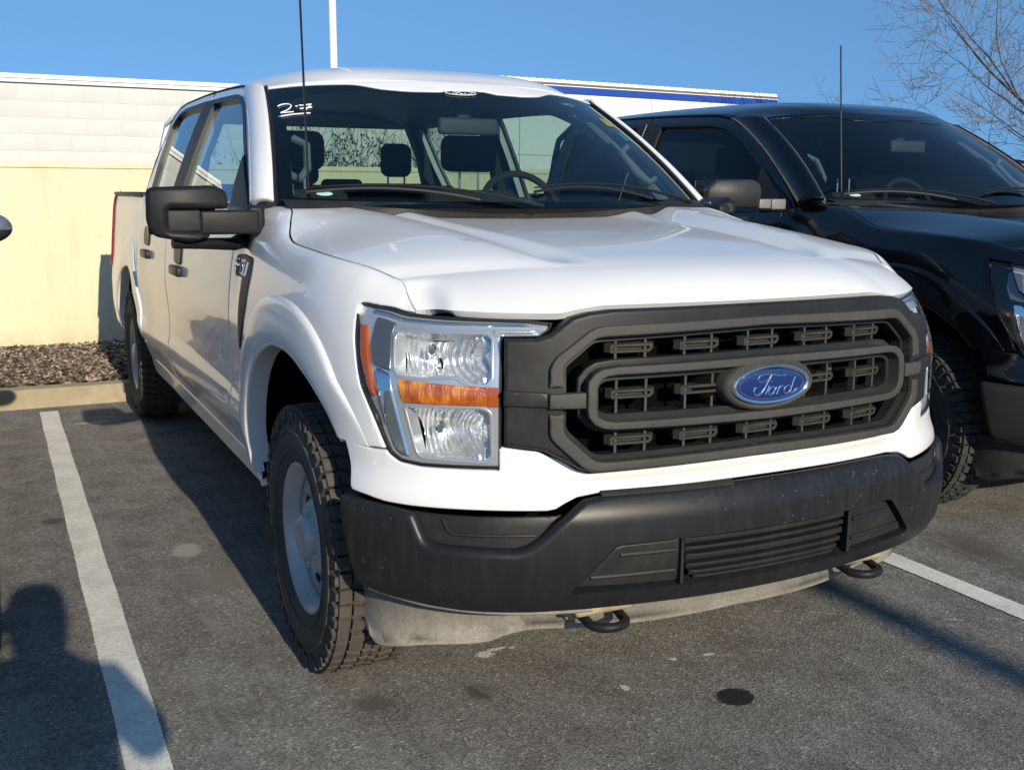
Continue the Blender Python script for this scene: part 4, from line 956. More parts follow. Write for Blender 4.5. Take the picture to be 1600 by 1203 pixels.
def side_bits(T):
    for sg in (-1, 1):
        fs = lambda F: (lambda u, z: F(u, z)*[1 if sg < 0 else -1, 1, 1])
        S_ = fs(skin)
        vo = rnd([(1.908, 1.094), (1.612, 1.096), (1.584, 1.068), (1.597, 1.0), (1.688, .900), (1.728, .892), (1.745, .93), (1.744, 1.0), (1.728, 1.046), (1.902, 1.048)], .012)
        v = panel('fender_vent', S_, vo, M_PLAST, T, step=.02, edge=.012, r=.006, thick=.03, lift=.004)
        # badge on the vent: plate with raised characters
        def ch(strokes_, t0, z0, w, h):
            q = MB()
            for s_ in strokes_:
                pts = [tuple(S_(np.array([t0-a*w]), np.array([z0+b*h]))[0]+np.array([sg*.008, 0, 0])) for a, b in s_]
                q.tube(pts, .0034, 5)
            return q
        G = {'F': [[(0, 0), (0, 1), (1, 1)], [(0, .5), (.8, .5)]], '-': [[(0, .5), (.8, .5)]], '1': [[(.5, 0), (.5, 1), (.2, .8)]], '5': [[(1, 1), (0, 1), (0, .55), (.9, .5), (.9, 0), (0, 0)]], '0': [[(0, 0), (1, 0), (1, 1), (0, 1), (0, 0)]]}
        ltr = MB()
        for k, c in enumerate('F-150'):
            t0 = (1.885-k*.050) if sg < 0 else (1.650+k*.050); w_ = .034 if sg < 0 else -.034
            q = ch(G[c], t0, 1.058, w_, .026); q.build('letter', M_CHROME2, v)
        for t0, h0 in ((3.17, 1.065), (4.23, 1.085)):
            cup = panel('door_handle', S_, rnd([(t0-.11, h0-.035), (t0-.11, h0+.035), (t0+.10, h0+.035), (t0+.10, h0-.035)], .03), M_GRILLE, T, step=.02, r=.01, thick=.02, lift=.006)
            b_ = MB(); x0 = S_(np.array([t0]), np.array([h0]))[0]
            b_.box((x0[0]+sg*.022-.012, t0-.125, h0-.022), (x0[0]+sg*.022+.020, t0+.105, h0+.022), bev=.010); b_.build('handle_grip', M_GRILLE, cup, smooth=True, sharp=60)
            if t0 < 3.5:
                k_ = MB(); k_.lathe([(x0[0]+sg*.006, .013), (x0[0]+sg*.012, .012), (x0[0]+sg*.013, 0)], 14, 'x', (0, t0+.13, h0)); k_.build('lock', M_CHROME2, cup)
        # towing mirror
        def at(x, z, y): return (sg*x, y, z)
        # head: a C-shaped shell seen from the front, open towards the arm
        OUT_ = rnd([(1.336, 1.448), (1.118, 1.456), (1.072, 1.436), (1.068, 1.385), (1.080, 1.374), (1.262, 1.376), (1.272, 1.366), (1.272, 1.318), (1.262, 1.303), (1.160, 1.295), (1.128, 1.282), (1.195, 1.260), (1.318, 1.282), (1.340, 1.330)], [.03, .03, .02, .008, .006, .006, .01, .01, .01, .008, .01, .02, .03, .03])
        Fm = lambda u, v: np.stack([sg*u, 1.56+.09*(1.20-u)*0+.03*((u-1.2)/.14)**2+.02*((v-1.37)/.1)**2, v], -1)
        hd = panel('mirror', Fm, OUT_, M_MIRROR, T, step=.012, edge=.009, r=.022, thick=.13)
        bk = panel('mirror_back', Fm, rnd([(1.330, 1.442), (1.075, 1.445), (1.075, 1.27), (1.330, 1.27)], .03), M_MIRROR, hd, step=.04, thick=.02, lift=-.085)
        MB().box((min(sg*1.10, sg*1.315), 1.700, 1.29), (max(sg*1.10, sg*1.315), 1.706, 1.43)).build('mirror_glass', M_CHROME, hd)
        MB().box((min(sg*1.165, sg*1.270), 1.585, 1.302), (max(sg*1.165, sg*1.270), 1.66, 1.372), bev=.008).build('mirror_arm', M_PLAST, hd, sharp=40)
        MB().box((min(sg*.975, sg*1.167), 1.592, 1.292), (max(sg*.975, sg*1.167), 1.67, 1.370), bev=.010).build('mirror_arm', M_MIRROR, hd, sharp=40)
        st = MB(); st.tube([at(1.25, 1.265, 1.63), at(1.15, 1.262, 1.64), at(1.04, 1.255, 1.72), at(.975, 1.262, 1.86)], [.022, .024, .028, .035], 10, sq=.8); st.build('mirror_arm', M_MIRROR, hd, smooth=True)
        if sg > 0:                                # folded back against the door
            piv = Vector((.985, 1.66, 1.33)); FA = R(88)
            for q in [hd]+list(hd.children):
                wl = Vector(q.location)+(Vector(hd.location) if q is not hd else Vector((0, 0, 0)))+Vector(T.location)
                q['_w'] = [wl.x, wl.y, wl.z]
            for q in [hd]+list(hd.children):
                wl = Vector(q['_w']); q.data.transform(Matrix.Translation(-piv+wl)); q.data.transform(Matrix.Rotation(FA, 4, 'Z')); q.data.transform(Matrix.Translation(piv+Vector((.035, .0, -.035))-wl)); q.data.update(); del q['_w']
        # black sail panel in the window corner
        GS = fs(gh_side)
        panel('mirror_sail', GS, [(1.885, 1.325), (1.955, 1.395), (2.25, 1.568), (2.23, 1.44), (2.16, 1.335)], M_PLAST, T, step=.05, edge=.03, r=.006, thick=.02, lift=.012)
        MB().box((min(sg*.94, sg*1.0), 1.66, 1.285), (max(sg*.94, sg*1.0), 2.0, 1.385), bev=.015).build('mirror_base', M_MIRROR, T, sharp=40)

def cabin(T):
    D = MB()
    # dashboard top
    def dash(x, v): return np.stack([x, 1.66+.62*v+.10*np.abs(x)**2*(1-v), 1.365-.045*v-.10*sstep(.85, 1, v)+.02*np.exp(-((x-.38)/.22)**2)*sstep(.4, .8, v)], -1)
    o = grid('dashboard', dash, 40, 16, M_CABIN, T, u=(-.84, .84)); MB().box((-.84, 2.20, .75), (.84, 2.28, 1.27), bev=.02).build('dashboard', M_CABIN, T, sharp=40)
    MB().box((-.10, 2.03, 1.315), (.14, 2.22, 1.350), bev=.012).build('dashboard_screen', M_DEEP, T, sharp=40)
    # steering wheel
    sw = MB(); c = Vector((.40, 2.40, 1.335)); tl = R(24); pts = []
    for a in np.linspace(0, 2*math.pi, 49): pts.append(tuple(c+Vector((.195*math.cos(a), .195*math.sin(a)*math.sin(tl), .195*math.sin(a)*math.cos(tl)))))
    sw.tube(pts, .0165, 8, cap=False); s_o = sw.build('steering_wheel', M_SEAT, T, smooth=True)
    h_ = MB(); h_.lathe([(-.03, .0), (-.03, .065), (0, .075), (.04, .05)], 20, 'y', tuple(c)); h_.box(tuple(c+Vector((-.19, -.01, -.02))), tuple(c+Vector((.19, .01, .02)))); h_.box(tuple(c+Vector((-.02, -.2, -.12))), tuple(c+Vector((.02, .01, .0)))); h_.build('steering_hub', M_CABIN, s_o)
    def seat(x, y, w, hr_w, hr_h, z_sh, z_hr, name='seat'):
        m_ = MB(); m_.box((x-w, y-.05, .62), (x+w, y+.50-.0, .82), bev=.05)
        s_ = MB().box((x-w, y+.02, .74), (x+w, y+.16, z_sh), bev=.05).build(name, M_SEAT, T, smooth=True, sharp=60)
        m_.build('seat_cushion', M_SEAT, s_, smooth=True, sharp=60)
        if hr_h:
            hh = MB().box((x-hr_w, y+.05, z_hr-hr_h), (x+hr_w, y+.15, z_hr+hr_h), bev=.045).build('headrest', M_SEAT, s_, smooth=True, sharp=60)
            p_ = MB()
            for q in (-.05, .05): p_.tube([(x+q, y+.10, z_sh-.03), (x+q, y+.10, z_hr-hr_h+.03)], .006, 6)
            p_.build('headrest_post', M_CHROME2, hh)
    seat(.38, 2.85, .25, .145, .088, 1.44, 1.615); seat(-.50, 2.85, .25, .145, .088, 1.44, 1.615)
    seat(.345, 3.80, .24, .090, .094, 1.475, 1.605, 'rear_seat'); seat(-.20, 3.80, .24, .088, .06, 1.45, 1.525, 'rear_seat')
    MB().box((-.10, 3.83, 1.38), (.13, 3.93, 1.497), bev=.03).build('rear_headrest', M_SEAT, T, smooth=True, sharp=60)
    MB().box((-.72, 3.86, .8), (.72, 4.02, 1.465), bev=.04).build('rear_bench', M_SEAT, T, smooth=True, sharp=60)
    # pillars, headliner, door cards
    def liner(a_, v):
        ax = np.abs(a_); y = 2.30+2.38*v; xr = -gh_side(y, 1.84+0*y)[:, 0]-.03; return np.stack([a_*xr, y, 1.905-.09*ax**3-.05*(1-v)**6], -1)
    grid('headliner', liner, 20, 20, M_CABINL if False else M_CABIN, T, u=(-1, 1))
    for sg in (-1, 1):
        for pts, w in (([(.83, 1.80, 1.34), (.765, 2.14, 1.60), (.705, 2.44, 1.81)], .034), ([(.86, 3.55, 1.3), (.80, 3.53, 1.6), (.70, 3.50, 1.85)], .055), ([(.84, 4.55, 1.3), (.76, 4.55, 1.65), (.66, 4.5, 1.85)], .06)):
            q = MB(); q.tube([(sg*a_, b, c_) for a_, b, c_ in pts], w, 8, sq=.7); q.build('pillar_trim', M_CABINL if w < .05 else M_CABIN, T, smooth=True)
        q = MB(); q.box((sg*.90-.02, 1.9, .6), (sg*.90+.02, 4.6, 1.335)); q.build('door_card', M_CABIN, T)
        # grab handle on the pillar
        q = MB(); q.tube([(sg*.735, 2.06, 1.625), (sg*.69, 2.03, 1.60), (sg*.715, 1.94, 1.51), (sg*.755, 1.90, 1.475), (sg*.79, 1.92, 1.49)], .015, 8); q.build('grab_handle', M_CABINL, T, smooth=True)
    # inside mirror
    q = MB(); q.box((-.155, 2.03, 1.655), (.105, 2.06, 1.722), bev=.014); im = q.build('inside_mirror', M_CABIN, T, smooth=True, sharp=60)
    q = MB(); q.box((-.150, 2.026, 1.660), (.100, 2.029, 1.717), bev=.001); 
    q = MB(); q.box((-.05, 2.10, 1.71), (.02, 2.20, 1.80), bev=.02); q.build('mirror_mount', M_CABIN, im, sharp=40)
    # writing and stickers on the windscreen
    def ws(x, w): return tuple(wshield(np.array([x]), np.array([w]))[0]+np.array([0, -.0035, .003]))
    def pen(lines, r, name, mt):
        q = MB()
        for L in lines:
            p = np.array(L, float); t = np.linspace(0, len(p)-1, len(p)*3); q.tube([ws(float(np.interp(k, range(len(p)), p[:, 0])), float(np.interp(k, range(len(p)), p[:, 1]))) for k in t], r, 5)
        return q.build(name, mt, T)
    pen([[(-.970, .785), (-.955, .800), (-.935, .806), (-.918, .802), (-.910, .785), (-.922, .755), (-.945, .732), (-.965, .718), (-.94, .721), (-.905, .725)], [(-.893, .779), (-.884, .778)],
         [(-.877, .786), (-.86, .783), (-.822, .793), (-.832, .775), (-.848, .748), (-.855, .733)], [(-.876, .752), (-.822, .763)], [(-.972, .684), (-.94, .693), (-.911, .701), (-.835, .708)]], .0024, 'windscreen_number', M_MARK)
    el = [[(-.055+.088*math.cos(a), .8955+.020*math.sin(a)) for a in np.linspace(0, 2*math.pi, 33)]]
    sc = lambda s_: [[(-.055+x*.95, .895+(z-.9455)*.75) for x, z in q] for q in s_]
    st_ = sc([[(-.043, .961), (-.028, .971), (.003, .969), (.039, .967)], [(-.004, .968), (-.017, .948), (-.031, .929), (-.05, .925), (-.051, .941)], [(-.04, .955), (.001, .952)], [(-.009, .93), (0, .94), (.008, .934), (0, .923), (-.009, .93)], [(.019, .941), (.011, .922)], [(.017, .934), (.03, .941)], [(.049, .937), (.034, .927), (.045, .921), (.058, .936)], [(.071, .955), (.057, .925), (.070, .926)]])
    pen(el+st_, .0018, 'windscreen_logo', M_LOGO)
    sk = lambda poly, nm, mt: panel(nm, wshield, poly, mt, T, step=.05, thick=0, lift=.002)
    sk([(-.832+.030*math.cos(a), .074+.014*math.sin(a)) for a in np.linspace(0, 2*math.pi, 20)[:-1]], 'windscreen_sticker', M_TEAL)
    sk([(.835, .775), (.835, .690), (.905, .690), (.905, .775)], 'windscreen_sticker', M_YELST)
    sk([(.850, .630), (.850, .545), (.920, .545), (.920, .630)], 'windscreen_sticker', M_TEALST)
# ------------------------------------------------------------------ ground, kerb, mulch
def pos(nt):
    g = nt.nodes.new('ShaderNodeNewGeometry'); return g.outputs['Position']
def spot(nt, P_, c, rx, ry, edge=.25, wob=.35, sc=22, ang=0):
    """1 inside an uneven patch at c"""
    mp = N(nt, 'ShaderNodeMapping', vector_type='TEXTURE'); mp.inputs['Location'].default_value = (c[0], c[1], 0); mp.inputs['Rotation'].default_value = (0, 0, ang); mp.inputs['Scale'].default_value = (rx, ry, 1)
    nt.links.new(P_, mp.inputs[0]); ln = N(nt, 'ShaderNodeVectorMath', operation='LENGTH'); nt.links.new(mp.outputs[0], ln.inputs[0])
    nz = noise(nt, sc, 4, .6, vec=P_); a = N(nt, 'ShaderNodeMath', operation='MULTIPLY_ADD', i_1=wob*2, i_2=-wob); nt.links.new(nz, a.inputs[0])
    b = N(nt, 'ShaderNodeMath', operation='ADD'); nt.links.new(ln.outputs[1], b.inputs[0]); nt.links.new(a.outputs[0], b.inputs[1])
    r_ = N(nt, 'ShaderNodeMapRange', i_1=1-edge, i_2=1+edge, i_3=1.0, i_4=0.0); nt.links.new(b.outputs[0], r_.inputs[0]); return r_.outputs[0]
def asphalt(nt, b):
    P_ = pos(nt)
    big = noise(nt, .7, 5, .6, vec=P_, dist=.6); med = noise(nt, 5, 5, .62, vec=P_); fine = noise(nt, 170, 5, .8, vec=P_); agg = N(nt, 'ShaderNodeTexVoronoi', i_Scale=120.0); nt.links.new(P_, agg.inputs['Vector'])
    c = mix(nt, ramp(nt, big, [(.38, (0, 0, 0)), (.62, (1, 1, 1))]), (.215, .212, .195), (.262, .250, .225))
    c = mix(nt, ramp(nt, med, [(.42, (0, 0, 0)), (.66, (.85,)*3)]), c, (.158, .144, .126))
    c = mix(nt, 1.0, c, ramp(nt, fine, [(.30, (.34,)*3), (.5, (1, 1, 1)), (.70, (1.75, 1.72, 1.62))]), 'MULTIPLY')
    c = mix(nt, 1.0, c, ramp(nt, agg.outputs['Color'], [(.0, (.52,)*3), (.8, (1.2,)*3), (.96, (2.0, 1.95, 1.85))]), 'MULTIPLY')
    brown = noise(nt, 1.6, 4, .6, vec=P_)
    c = mix(nt, ramp(nt, brown, [(.55, (0, 0, 0)), (.75, (.35,)*3)]), c, (.165, .140, .120), 'MIX')
    for (p, rx, ry, col, e, w) in (((.056, .336), .060, .052, (.022, .022, .021), .08, .34), ((-.595, .685), .042, .055, (.10, .092, .08), .35, .4), ((-1.157, 2.314), .055, .085, (.36, .33, .28), .2, .3),
                                   ((-1.62, 2.95), .05, .05, (.10, .09, .08), .3, .6), ((-1.06, 1.95), .16, .10, (.20, .185, .16), .6, .6), ((1.75, .95), .12, .2, (.12, .105, .09), .5, .6), ((-.9, .75), .05, .05, (.12, .105, .09), .4, .5), ((-1.3, 5.0), .10, .04, (.40, .37, .33), .3, .5)):
        c = mix(nt, spot(nt, P_, p, rx, ry, e, w), c, col)
    scf = noise(nt, 3.5, 6, .7, vec=P_, stretch=(3.2, .5, 1), dist=.8); c = mix(nt, ramp(nt, scf, [(.53, (0, 0, 0)), (.68, (.6,)*3)]), c, (.27, .262, .24))
    drk = noise(nt, 11, 5, .7, vec=P_); c = mix(nt, ramp(nt, drk, [(.60, (0, 0, 0)), (.74, (.55,)*3)]), c, (.095, .086, .076))
    grit = N(nt, 'ShaderNodeTexVoronoi', i_Scale=95.0, i_Randomness=1.0); nt.links.new(P_, grit.inputs['Vector']); c = mix(nt, ramp(nt, grit.outputs['Distance'], [(.0, (.75,)*3), (.10, (0, 0, 0))]), c, mix(nt, ramp(nt, grit.outputs['Color'], [(.45, (0, 0, 0)), (.55, (1, 1, 1))]), (.07, .066, .06), (.38, .365, .33)))
    # flecks of dried paint and bird lime
    fl = ramp(nt, noise(nt, 34, 3, .62, vec=P_), [(.765, (0, 0, 0)), (.79, (1, 1, 1))]); c = mix(nt, fl, c, (.50, .49, .46))
    for p, rx, ry in (((-.478, .905), .028, .022), ((-.43, .925), .035, .010), ((-.378, .915), .010, .008), ((-.20, .52), .012, .02), ((.04, .62), .010, .012), ((.16, .60), .02, .008)):
        c = mix(nt, spot(nt, P_, p, rx, ry, .10, .95, 120), c, (.62, .61, .58))
    # hairline crack with pale edges
    sp = N(nt, 'ShaderNodeSeparateXYZ'); nt.links.new(P_, sp.inputs[0]); n1 = noise(nt, 3.2, 6, .65, vec=P_)
    a = N(nt, 'ShaderNodeMath', operation='MULTIPLY_ADD', i_1=.62, i_2=-1.22); nt.links.new(sp.outputs[0], a.inputs[0])       # .62x - 1.22
    b2 = N(nt, 'ShaderNodeMath', operation='ADD'); nt.links.new(a.outputs[0], b2.inputs[0]); nt.links.new(sp.outputs[1], b2.inputs[1])
    c2 = N(nt, 'ShaderNodeMath', operation='MULTIPLY_ADD', i_1=.16); nt.links.new(n1, c2.inputs[0]); nt.links.new(b2.outputs[0], c2.inputs[2])
    d2 = N(nt, 'ShaderNodeMath', operation='ABSOLUTE'); nt.links.new(c2.outputs[0], d2.inputs[0])
    ck = N(nt, 'ShaderNodeMapRange', i_1=.0035, i_2=.0080, i_3=1.0, i_4=0.0); nt.links.new(d2.outputs[0], ck.inputs[0])
    gx = N(nt, 'ShaderNodeMapRange', i_1=.40, i_2=.6, i_3=0.0, i_4=1.0); nt.links.new(sp.outputs[0], gx.inputs[0]); gm = N(nt, 'ShaderNodeMath', operation='MULTIPLY'); nt.links.new(ck.outputs[0], gm.inputs[0]); nt.links.new(gx.outputs[0], gm.inputs[1])
    c = mix(nt, gm.outputs[0], c, mix(nt, ramp(nt, noise(nt, 25, 3, .6, vec=P_), [(.45, (0, 0, 0)), (.6, (1, 1, 1))]), (.10, .09, .08), (.42, .39, .33)))
    nt.links.new(c, b.inputs['Base Color']); b.inputs['Roughness'].default_value = .88; b.inputs['Specular IOR Level'].default_value = .3
    bb = bump(nt, fine, .8, .005); nt.links.new(bump(nt, agg.outputs['Distance'], .5, .004, bb), b.inputs['Normal'])
M_ASPH = mat('worn asphalt', build=asphalt)
def g_sheet(name, x0, y0, x1, y1, z, mt, nx=1, ny=1):
    V = [(x0+(x1-x0)*i/nx, y0+(y1-y0)*j/ny, z) for j in range(ny+1) for i in range(nx+1)]; F = [(j*(nx+1)+i, j*(nx+1)+i+1, (j+1)*(nx+1)+i+1, (j+1)*(nx+1)+i) for j in range(ny) for i in range(nx)]
    return mesh(name, V, F, mt, smooth=False)
structure(g_sheet('ground', -160, -160, 160, 200, 0, M_ASPH), 'worn grey asphalt of the parking lot')
def linepaint(nt, b):
    P_ = pos(nt); n1 = noise(nt, 60, 5, .7, vec=P_); n2 = noise(nt, 6, 4, .6, vec=P_); ag = noise(nt, 190, 5, .8, vec=P_)
    f = mix(nt, 1, ramp(nt, n1, [(.30, (.55,)*3), (.55, (1, 1, 1))]), ramp(nt, n2, [(.25, (.55,)*3), (.6, (1, 1, 1))]), 'MULTIPLY'); f = mix(nt, 1, f, ramp(nt, ag, [(.34, (.12,)*3), (.50, (1, 1, 1))]), 'MULTIPLY')
    nt.links.new(mix(nt, f, (.36, .35, .31), (.88, .86, .77)), b.inputs['Base Color']); nt.links.new(bump(nt, ag, .6, .003), b.inputs['Normal'])
M_LINE = mat('worn white line paint', rough=.85, build=linepaint)
def ragged(x0, x1, y0, y1, z, seed):
    rg = random.Random(seed); n = 1400; V = []; F = []
    for k in range(n+1):
        y = y0+(y1-y0)*k/n; V += [(x0+rg.uniform(-.0016, .0016)+.0015*math.sin(y*9+x0), y, z), (x1+rg.uniform(-.0016, .0016)+.0015*math.sin(y*7.3), y, z)]
    for k in range(n): F.append((2*k, 2*k+1, 2*k+3, 2*k+2))
    return mesh('parking_line', V, F, M_LINE, smooth=False)
for x0, x1, sd_, lab in ((-1.573, -1.463, 3, 'worn white parking line on the left of the white truck'), (1.296, 1.406, 4, 'worn white parking line between the two pickup trucks'), (4.2, 4.31, 5, 'worn white parking line beyond the black truck'), (-4.45, -4.34, 6, 'worn white parking line beyond the silver car')):
    structure(ragged(x0, x1, -.75, 5.46, .004, sd_), lab)
def conc(nt, b):
    P_ = pos(nt); n1 = noise(nt, 5, 6, .65, vec=P_); n2 = noise(nt, 160, 4, .7, vec=P_)
    c = mix(nt, ramp(nt, n1, [(.35, (0, 0, 0)), (.7, (1, 1, 1))]), (.42, .36, .25), (.30, .25, .165)); nt.links.new(mix(nt, 1, c, ramp(nt, n2, [(.3, (.72,)*3), (.7, (1.12,)*3)]), 'MULTIPLY'), b.inputs['Base Color']); nt.links.new(bump(nt, n2, .4, .004), b.inputs['Normal'])
M_CONC = mat('tan concrete', rough=.9, build=conc)
KERB = None
for k in range(16):
    x0 = -24+k*3.0-.35
    if KERB is None:
        q = MB(); q.prism([(5.615, -.10), (5.63, .108), (5.645, .125), (5.765, .128), (5.775, -.10)], 0, x0+.004, x0+2.996)
        kb = q.build('kerb', M_CONC, sharp=30); KERB = kb; structure(kb, 'tan concrete kerb'); kx = kb.location.x
    else:
        c_ = KERB.copy(); COL.objects.link(c_); c_.location.x = kx+k*3.0
def mulch(nt, b):
    P_ = pos(nt); n1 = noise(nt, 45, 5, .7, vec=P_)
    nt.links.new(ramp(nt, n1, [(.3, (.018, .014, .011)), (.55, (.05, .038, .028)), (.75, (.10, .08, .06))]), b.inputs['Base Color']); nt.links.new(bump(nt, n1, .9, .03), b.inputs['Normal'])
M_MUL = mat('mulch soil', rough=1, build=mulch)
nx, ny = 240, 24; V = []
for j in range(ny+1):
    for i in range(nx+1):
        x = -18+36*i/nx; y = 5.772+1.80*j/ny; V.append((x, y, .105+.02*j/ny+.018*math.sin(x*3.1+y*2)*math.sin(y*4.2+x)+RNG.uniform(-.006, .006)))
structure(mesh('mulch_bed', V, [(j*(nx+1)+i, j*(nx+1)+i+1, (j+1)*(nx+1)+i+1, (j+1)*(nx+1)+i) for j in range(ny) for i in range(nx)], M_MUL), 'dark bark mulch bed below the cream wall')
def chipmat(nt, b):
    P_ = pos(nt); oi = noise(nt, 26, 1, .5, vec=P_); n2 = noise(nt, 200, 3, .6, vec=P_)
    c = ramp(nt, oi, [(.30, (.028, .020, .016)), (.45, (.10, .072, .053)), (.55, (.22, .17, .125)), (.66, (.50, .42, .33))]); nt.links.new(mix(nt, 1, c, ramp(nt, n2, [(.3, (.6,)*3), (.7, (1.2,)*3)]), 'MULTIPLY'), b.inputs['Base Color'])
M_CHIP = mat('bark chips', rough=.95, build=chipmat)
def chips(n, xr, smin, smax, seed):
    rg = np.random.default_rng(seed); V = np.zeros((n, 8, 3)); base = np.array([(a, b, c) for a in (-1, 1) for b in (-1, 1) for c in (-1, 1)], float)
    x = rg.uniform(*xr, n); y = rg.uniform(5.79, 7.53, n); L = rg.uniform(smin, smax, n); w = L*rg.uniform(.22, .5, n); t = rg.uniform(.003, .008, n); a = rg.normal(0, .6, n)+rg.choice([0, 1.57], n, p=[.75, .25]); p = rg.normal(0, .35, n); r_ = rg.normal(0, .4, n)
    s = np.stack([L/2, w/2, t/2], 1); v = base[None]*s[:, None, :]; v[:, :, 1] *= np.where(base[:, 0] > 0, .6, 1)[None]
    cx, sx = np.cos(r_)[:, None], np.sin(r_)[:, None]; y1 = v[:, :, 1]*cx-v[:, :, 2]*sx; z1 = v[:, :, 1]*sx+v[:, :, 2]*cx; cp, sp_ = np.cos(p)[:, None], np.sin(p)[:, None]; x2 = v[:, :, 0]*cp+z1*sp_; z2 = -v[:, :, 0]*sp_+z1*cp
    ca, sa = np.cos(a)[:, None], np.sin(a)[:, None]; X = x2*ca-y1*sa+x[:, None]; Y = x2*sa+y1*ca+y[:, None]; Z = z2+(.125+.02*(y-5.79)/1.7+rg.uniform(-.004, .022, n))[:, None]
    V = np.stack([X, Y, Z], -1).reshape(-1, 3); f = np.array([(0, 1, 3, 2), (4, 6, 7, 5), (0, 4, 5, 1), (2, 3, 7, 6), (0, 2, 6, 4), (1, 5, 7, 3)]); F = (f[None]+np.arange(n)[:, None, None]*8).reshape(-1, 4)
    return V, F
V1, F1 = chips(15000, (-3.4, .9), .018, .075, 1); V2, F2_ = chips(9000, (.9, 14), .03, .09, 2); V3, F3 = chips(3000, (-9, -3.4), .03, .09, 3)
ch = mesh('bark_chips', np.concatenate([V1, V2, V3]), np.concatenate([F1, F2_+len(V1), F3+len(V1)+len(V2)]), M_CHIP, smooth=False)
tag(ch, 'loose brown bark chips covering the planting bed', 'bark mulch', kind='stuff')
# cream wall
def cream(nt, b):
    P_ = pos(nt); n1 = noise(nt, 1.3, 6, .62, vec=P_); n2 = noise(nt, 90, 5, .7, vec=P_); sp = N(nt, 'ShaderNodeSeparateXYZ'); nt.links.new(P_, sp.inputs[0])
    c = mix(nt, ramp(nt, n1, [(.38, (0, 0, 0)), (.72, (1, 1, 1))]), (.74, .65, .45), (.66, .58, .40))
    # weathering under the top edge and splash line at the foot
    nz = noise(nt, 6, 5, .7, vec=P_, stretch=(1, 1, .6)); a = N(nt, 'ShaderNodeMapRange', i_1=1.42, i_2=1.60, i_3=0.0, i_4=.75); nt.links.new(sp.outputs[2], a.inputs[0]); m1 = mix(nt, 1, a.outputs[0], ramp(nt, nz, [(.50, (0, 0, 0)), (.68, (1, 1, 1))]), 'MULTIPLY')
    c = mix(nt, m1, c, (.56, .49, .33)); a2 = N(nt, 'ShaderNodeMapRange', i_1=.32, i_2=.12, i_3=0.0, i_4=.8); nt.links.new(sp.outputs[2], a2.inputs[0]); c = mix(nt, mix(nt, 1, a2.outputs[0], ramp(nt, nz, [(.40, (0, 0, 0)), (.6, (1, 1, 1))]), 'MULTIPLY'), c, (.42, .34, .22))
    c = mix(nt, ramp(nt, noise(nt, 11, 4, .6, vec=P_), [(.62, (0, 0, 0)), (.74, (.7,)*3)]), c, (.58, .50, .34))
    st = noise(nt, 4.5, 6, .7, vec=P_, stretch=(2.2, 1, .25)); c = mix(nt, ramp(nt, st, [(.50, (0, 0, 0)), (.66, (.5,)*3)]), c, (.60, .52, .36))
    nt.links.new(c, b.inputs['Base Color']); nt.links.new(bump(nt, n2, .25, .006), b.inputs['Normal']); b.inputs['Specular IOR Level'].default_value = .2
M_CREAM = mat('cream stucco', rough=.92, build=cream)
q = MB(); q.box((-18, 7.55, -.05), (18, 7.76, 1.600)).box((-18, 7.545, 1.602), (18, 7.765, 1.648), bev=.008)
tag(q.build('garden_wall', M_CREAM, sharp=40), 'low cream stucco wall behind the mulch bed', 'wall')
# ------------------------------------------------------------------ white block building
def blockp(nt, b):
    P_ = pos(nt); oi = nt.nodes.new('ShaderNodeObjectInfo'); n1 = noise(nt, 3.0, 5, .6, vec=P_); n2 = noise(nt, 60, 4, .7, vec=P_)
    c = mix(nt, ramp(nt, n1, [(.4, (0, 0, 0)), (.7, (1, 1, 1))]), (.60, .60, .57), (.55, .55, .52)); c = mix(nt, 1, c, ramp(nt, oi.outputs['Random'], [(0, (.98,)*3), (1, (1.015,)*3)]), 'MULTIPLY')
    nt.links.new(c, b.inputs['Base Color']); nt.links.new(bump(nt, n2, .2, .006), b.inputs['Normal'])
M_BLOCK = mat('painted block', rough=.8, build=blockp); M_JOINT = mat('painted mortar', (.545, .54, .52), .9); M_COPE = mat('white metal coping', (.82, .82, .82), .4)
wb = thing('block_building', 'long low white painted block building behind the cream wall', 'building', (-5, 13, 0))
q = MB(); q.box((-24, 13.0, 0), (3.94, 19, 2.79)); q.build('wall', M_JOINT, wb)
q = MB(); q.box((-24, 12.93, 2.790), (3.96, 13.2, 2.845), bev=.006).box((-24, 12.95, 2.745), (3.955, 13.0, 2.788)); q.build('coping', M_COPE, wb, sharp=40)
q = MB(); q.box((3.94, 13.9, 0), (5.4, 19, 2.74)); q.build('wall', mat('grey green wall', (.40, .42, .38), .85), wb)
proto = None; bh_, bw_ = .1983, .398
for r_ in range(8):
    for k in range(22):
        x0 = 3.94-(k+1)*(bw_+.008)+(.2 if r_ % 2 else 0); z0 = 2.735-(r_+1)*(bh_+.007)
        if x0+bw_ > 3.94: continue
        if proto is None:
            m_ = MB(); m_.box((x0, 12.9975, z0), (x0+bw_, 13.02, z0+bh_), bev=.0015); proto = m_.build('block', M_BLOCK, wb, sharp=40); pc = Vector(proto.location); px0, pz0 = x0, z0
        else:
            c_ = proto.copy(); COL.objects.link(c_); c_.parent = wb; c_.location = pc+Vector((x0-px0, random.uniform(-.0006, .0006), z0-pz0))
q = MB(); q.box((-24, 12.996, 0), (3.94-22*.406-.3, 12.9995, 2.735)).box((-5.4, 12.9965, 0), (3.94, 13.0045, 1.08)); q.build('wall_base', M_BLOCK, wb)
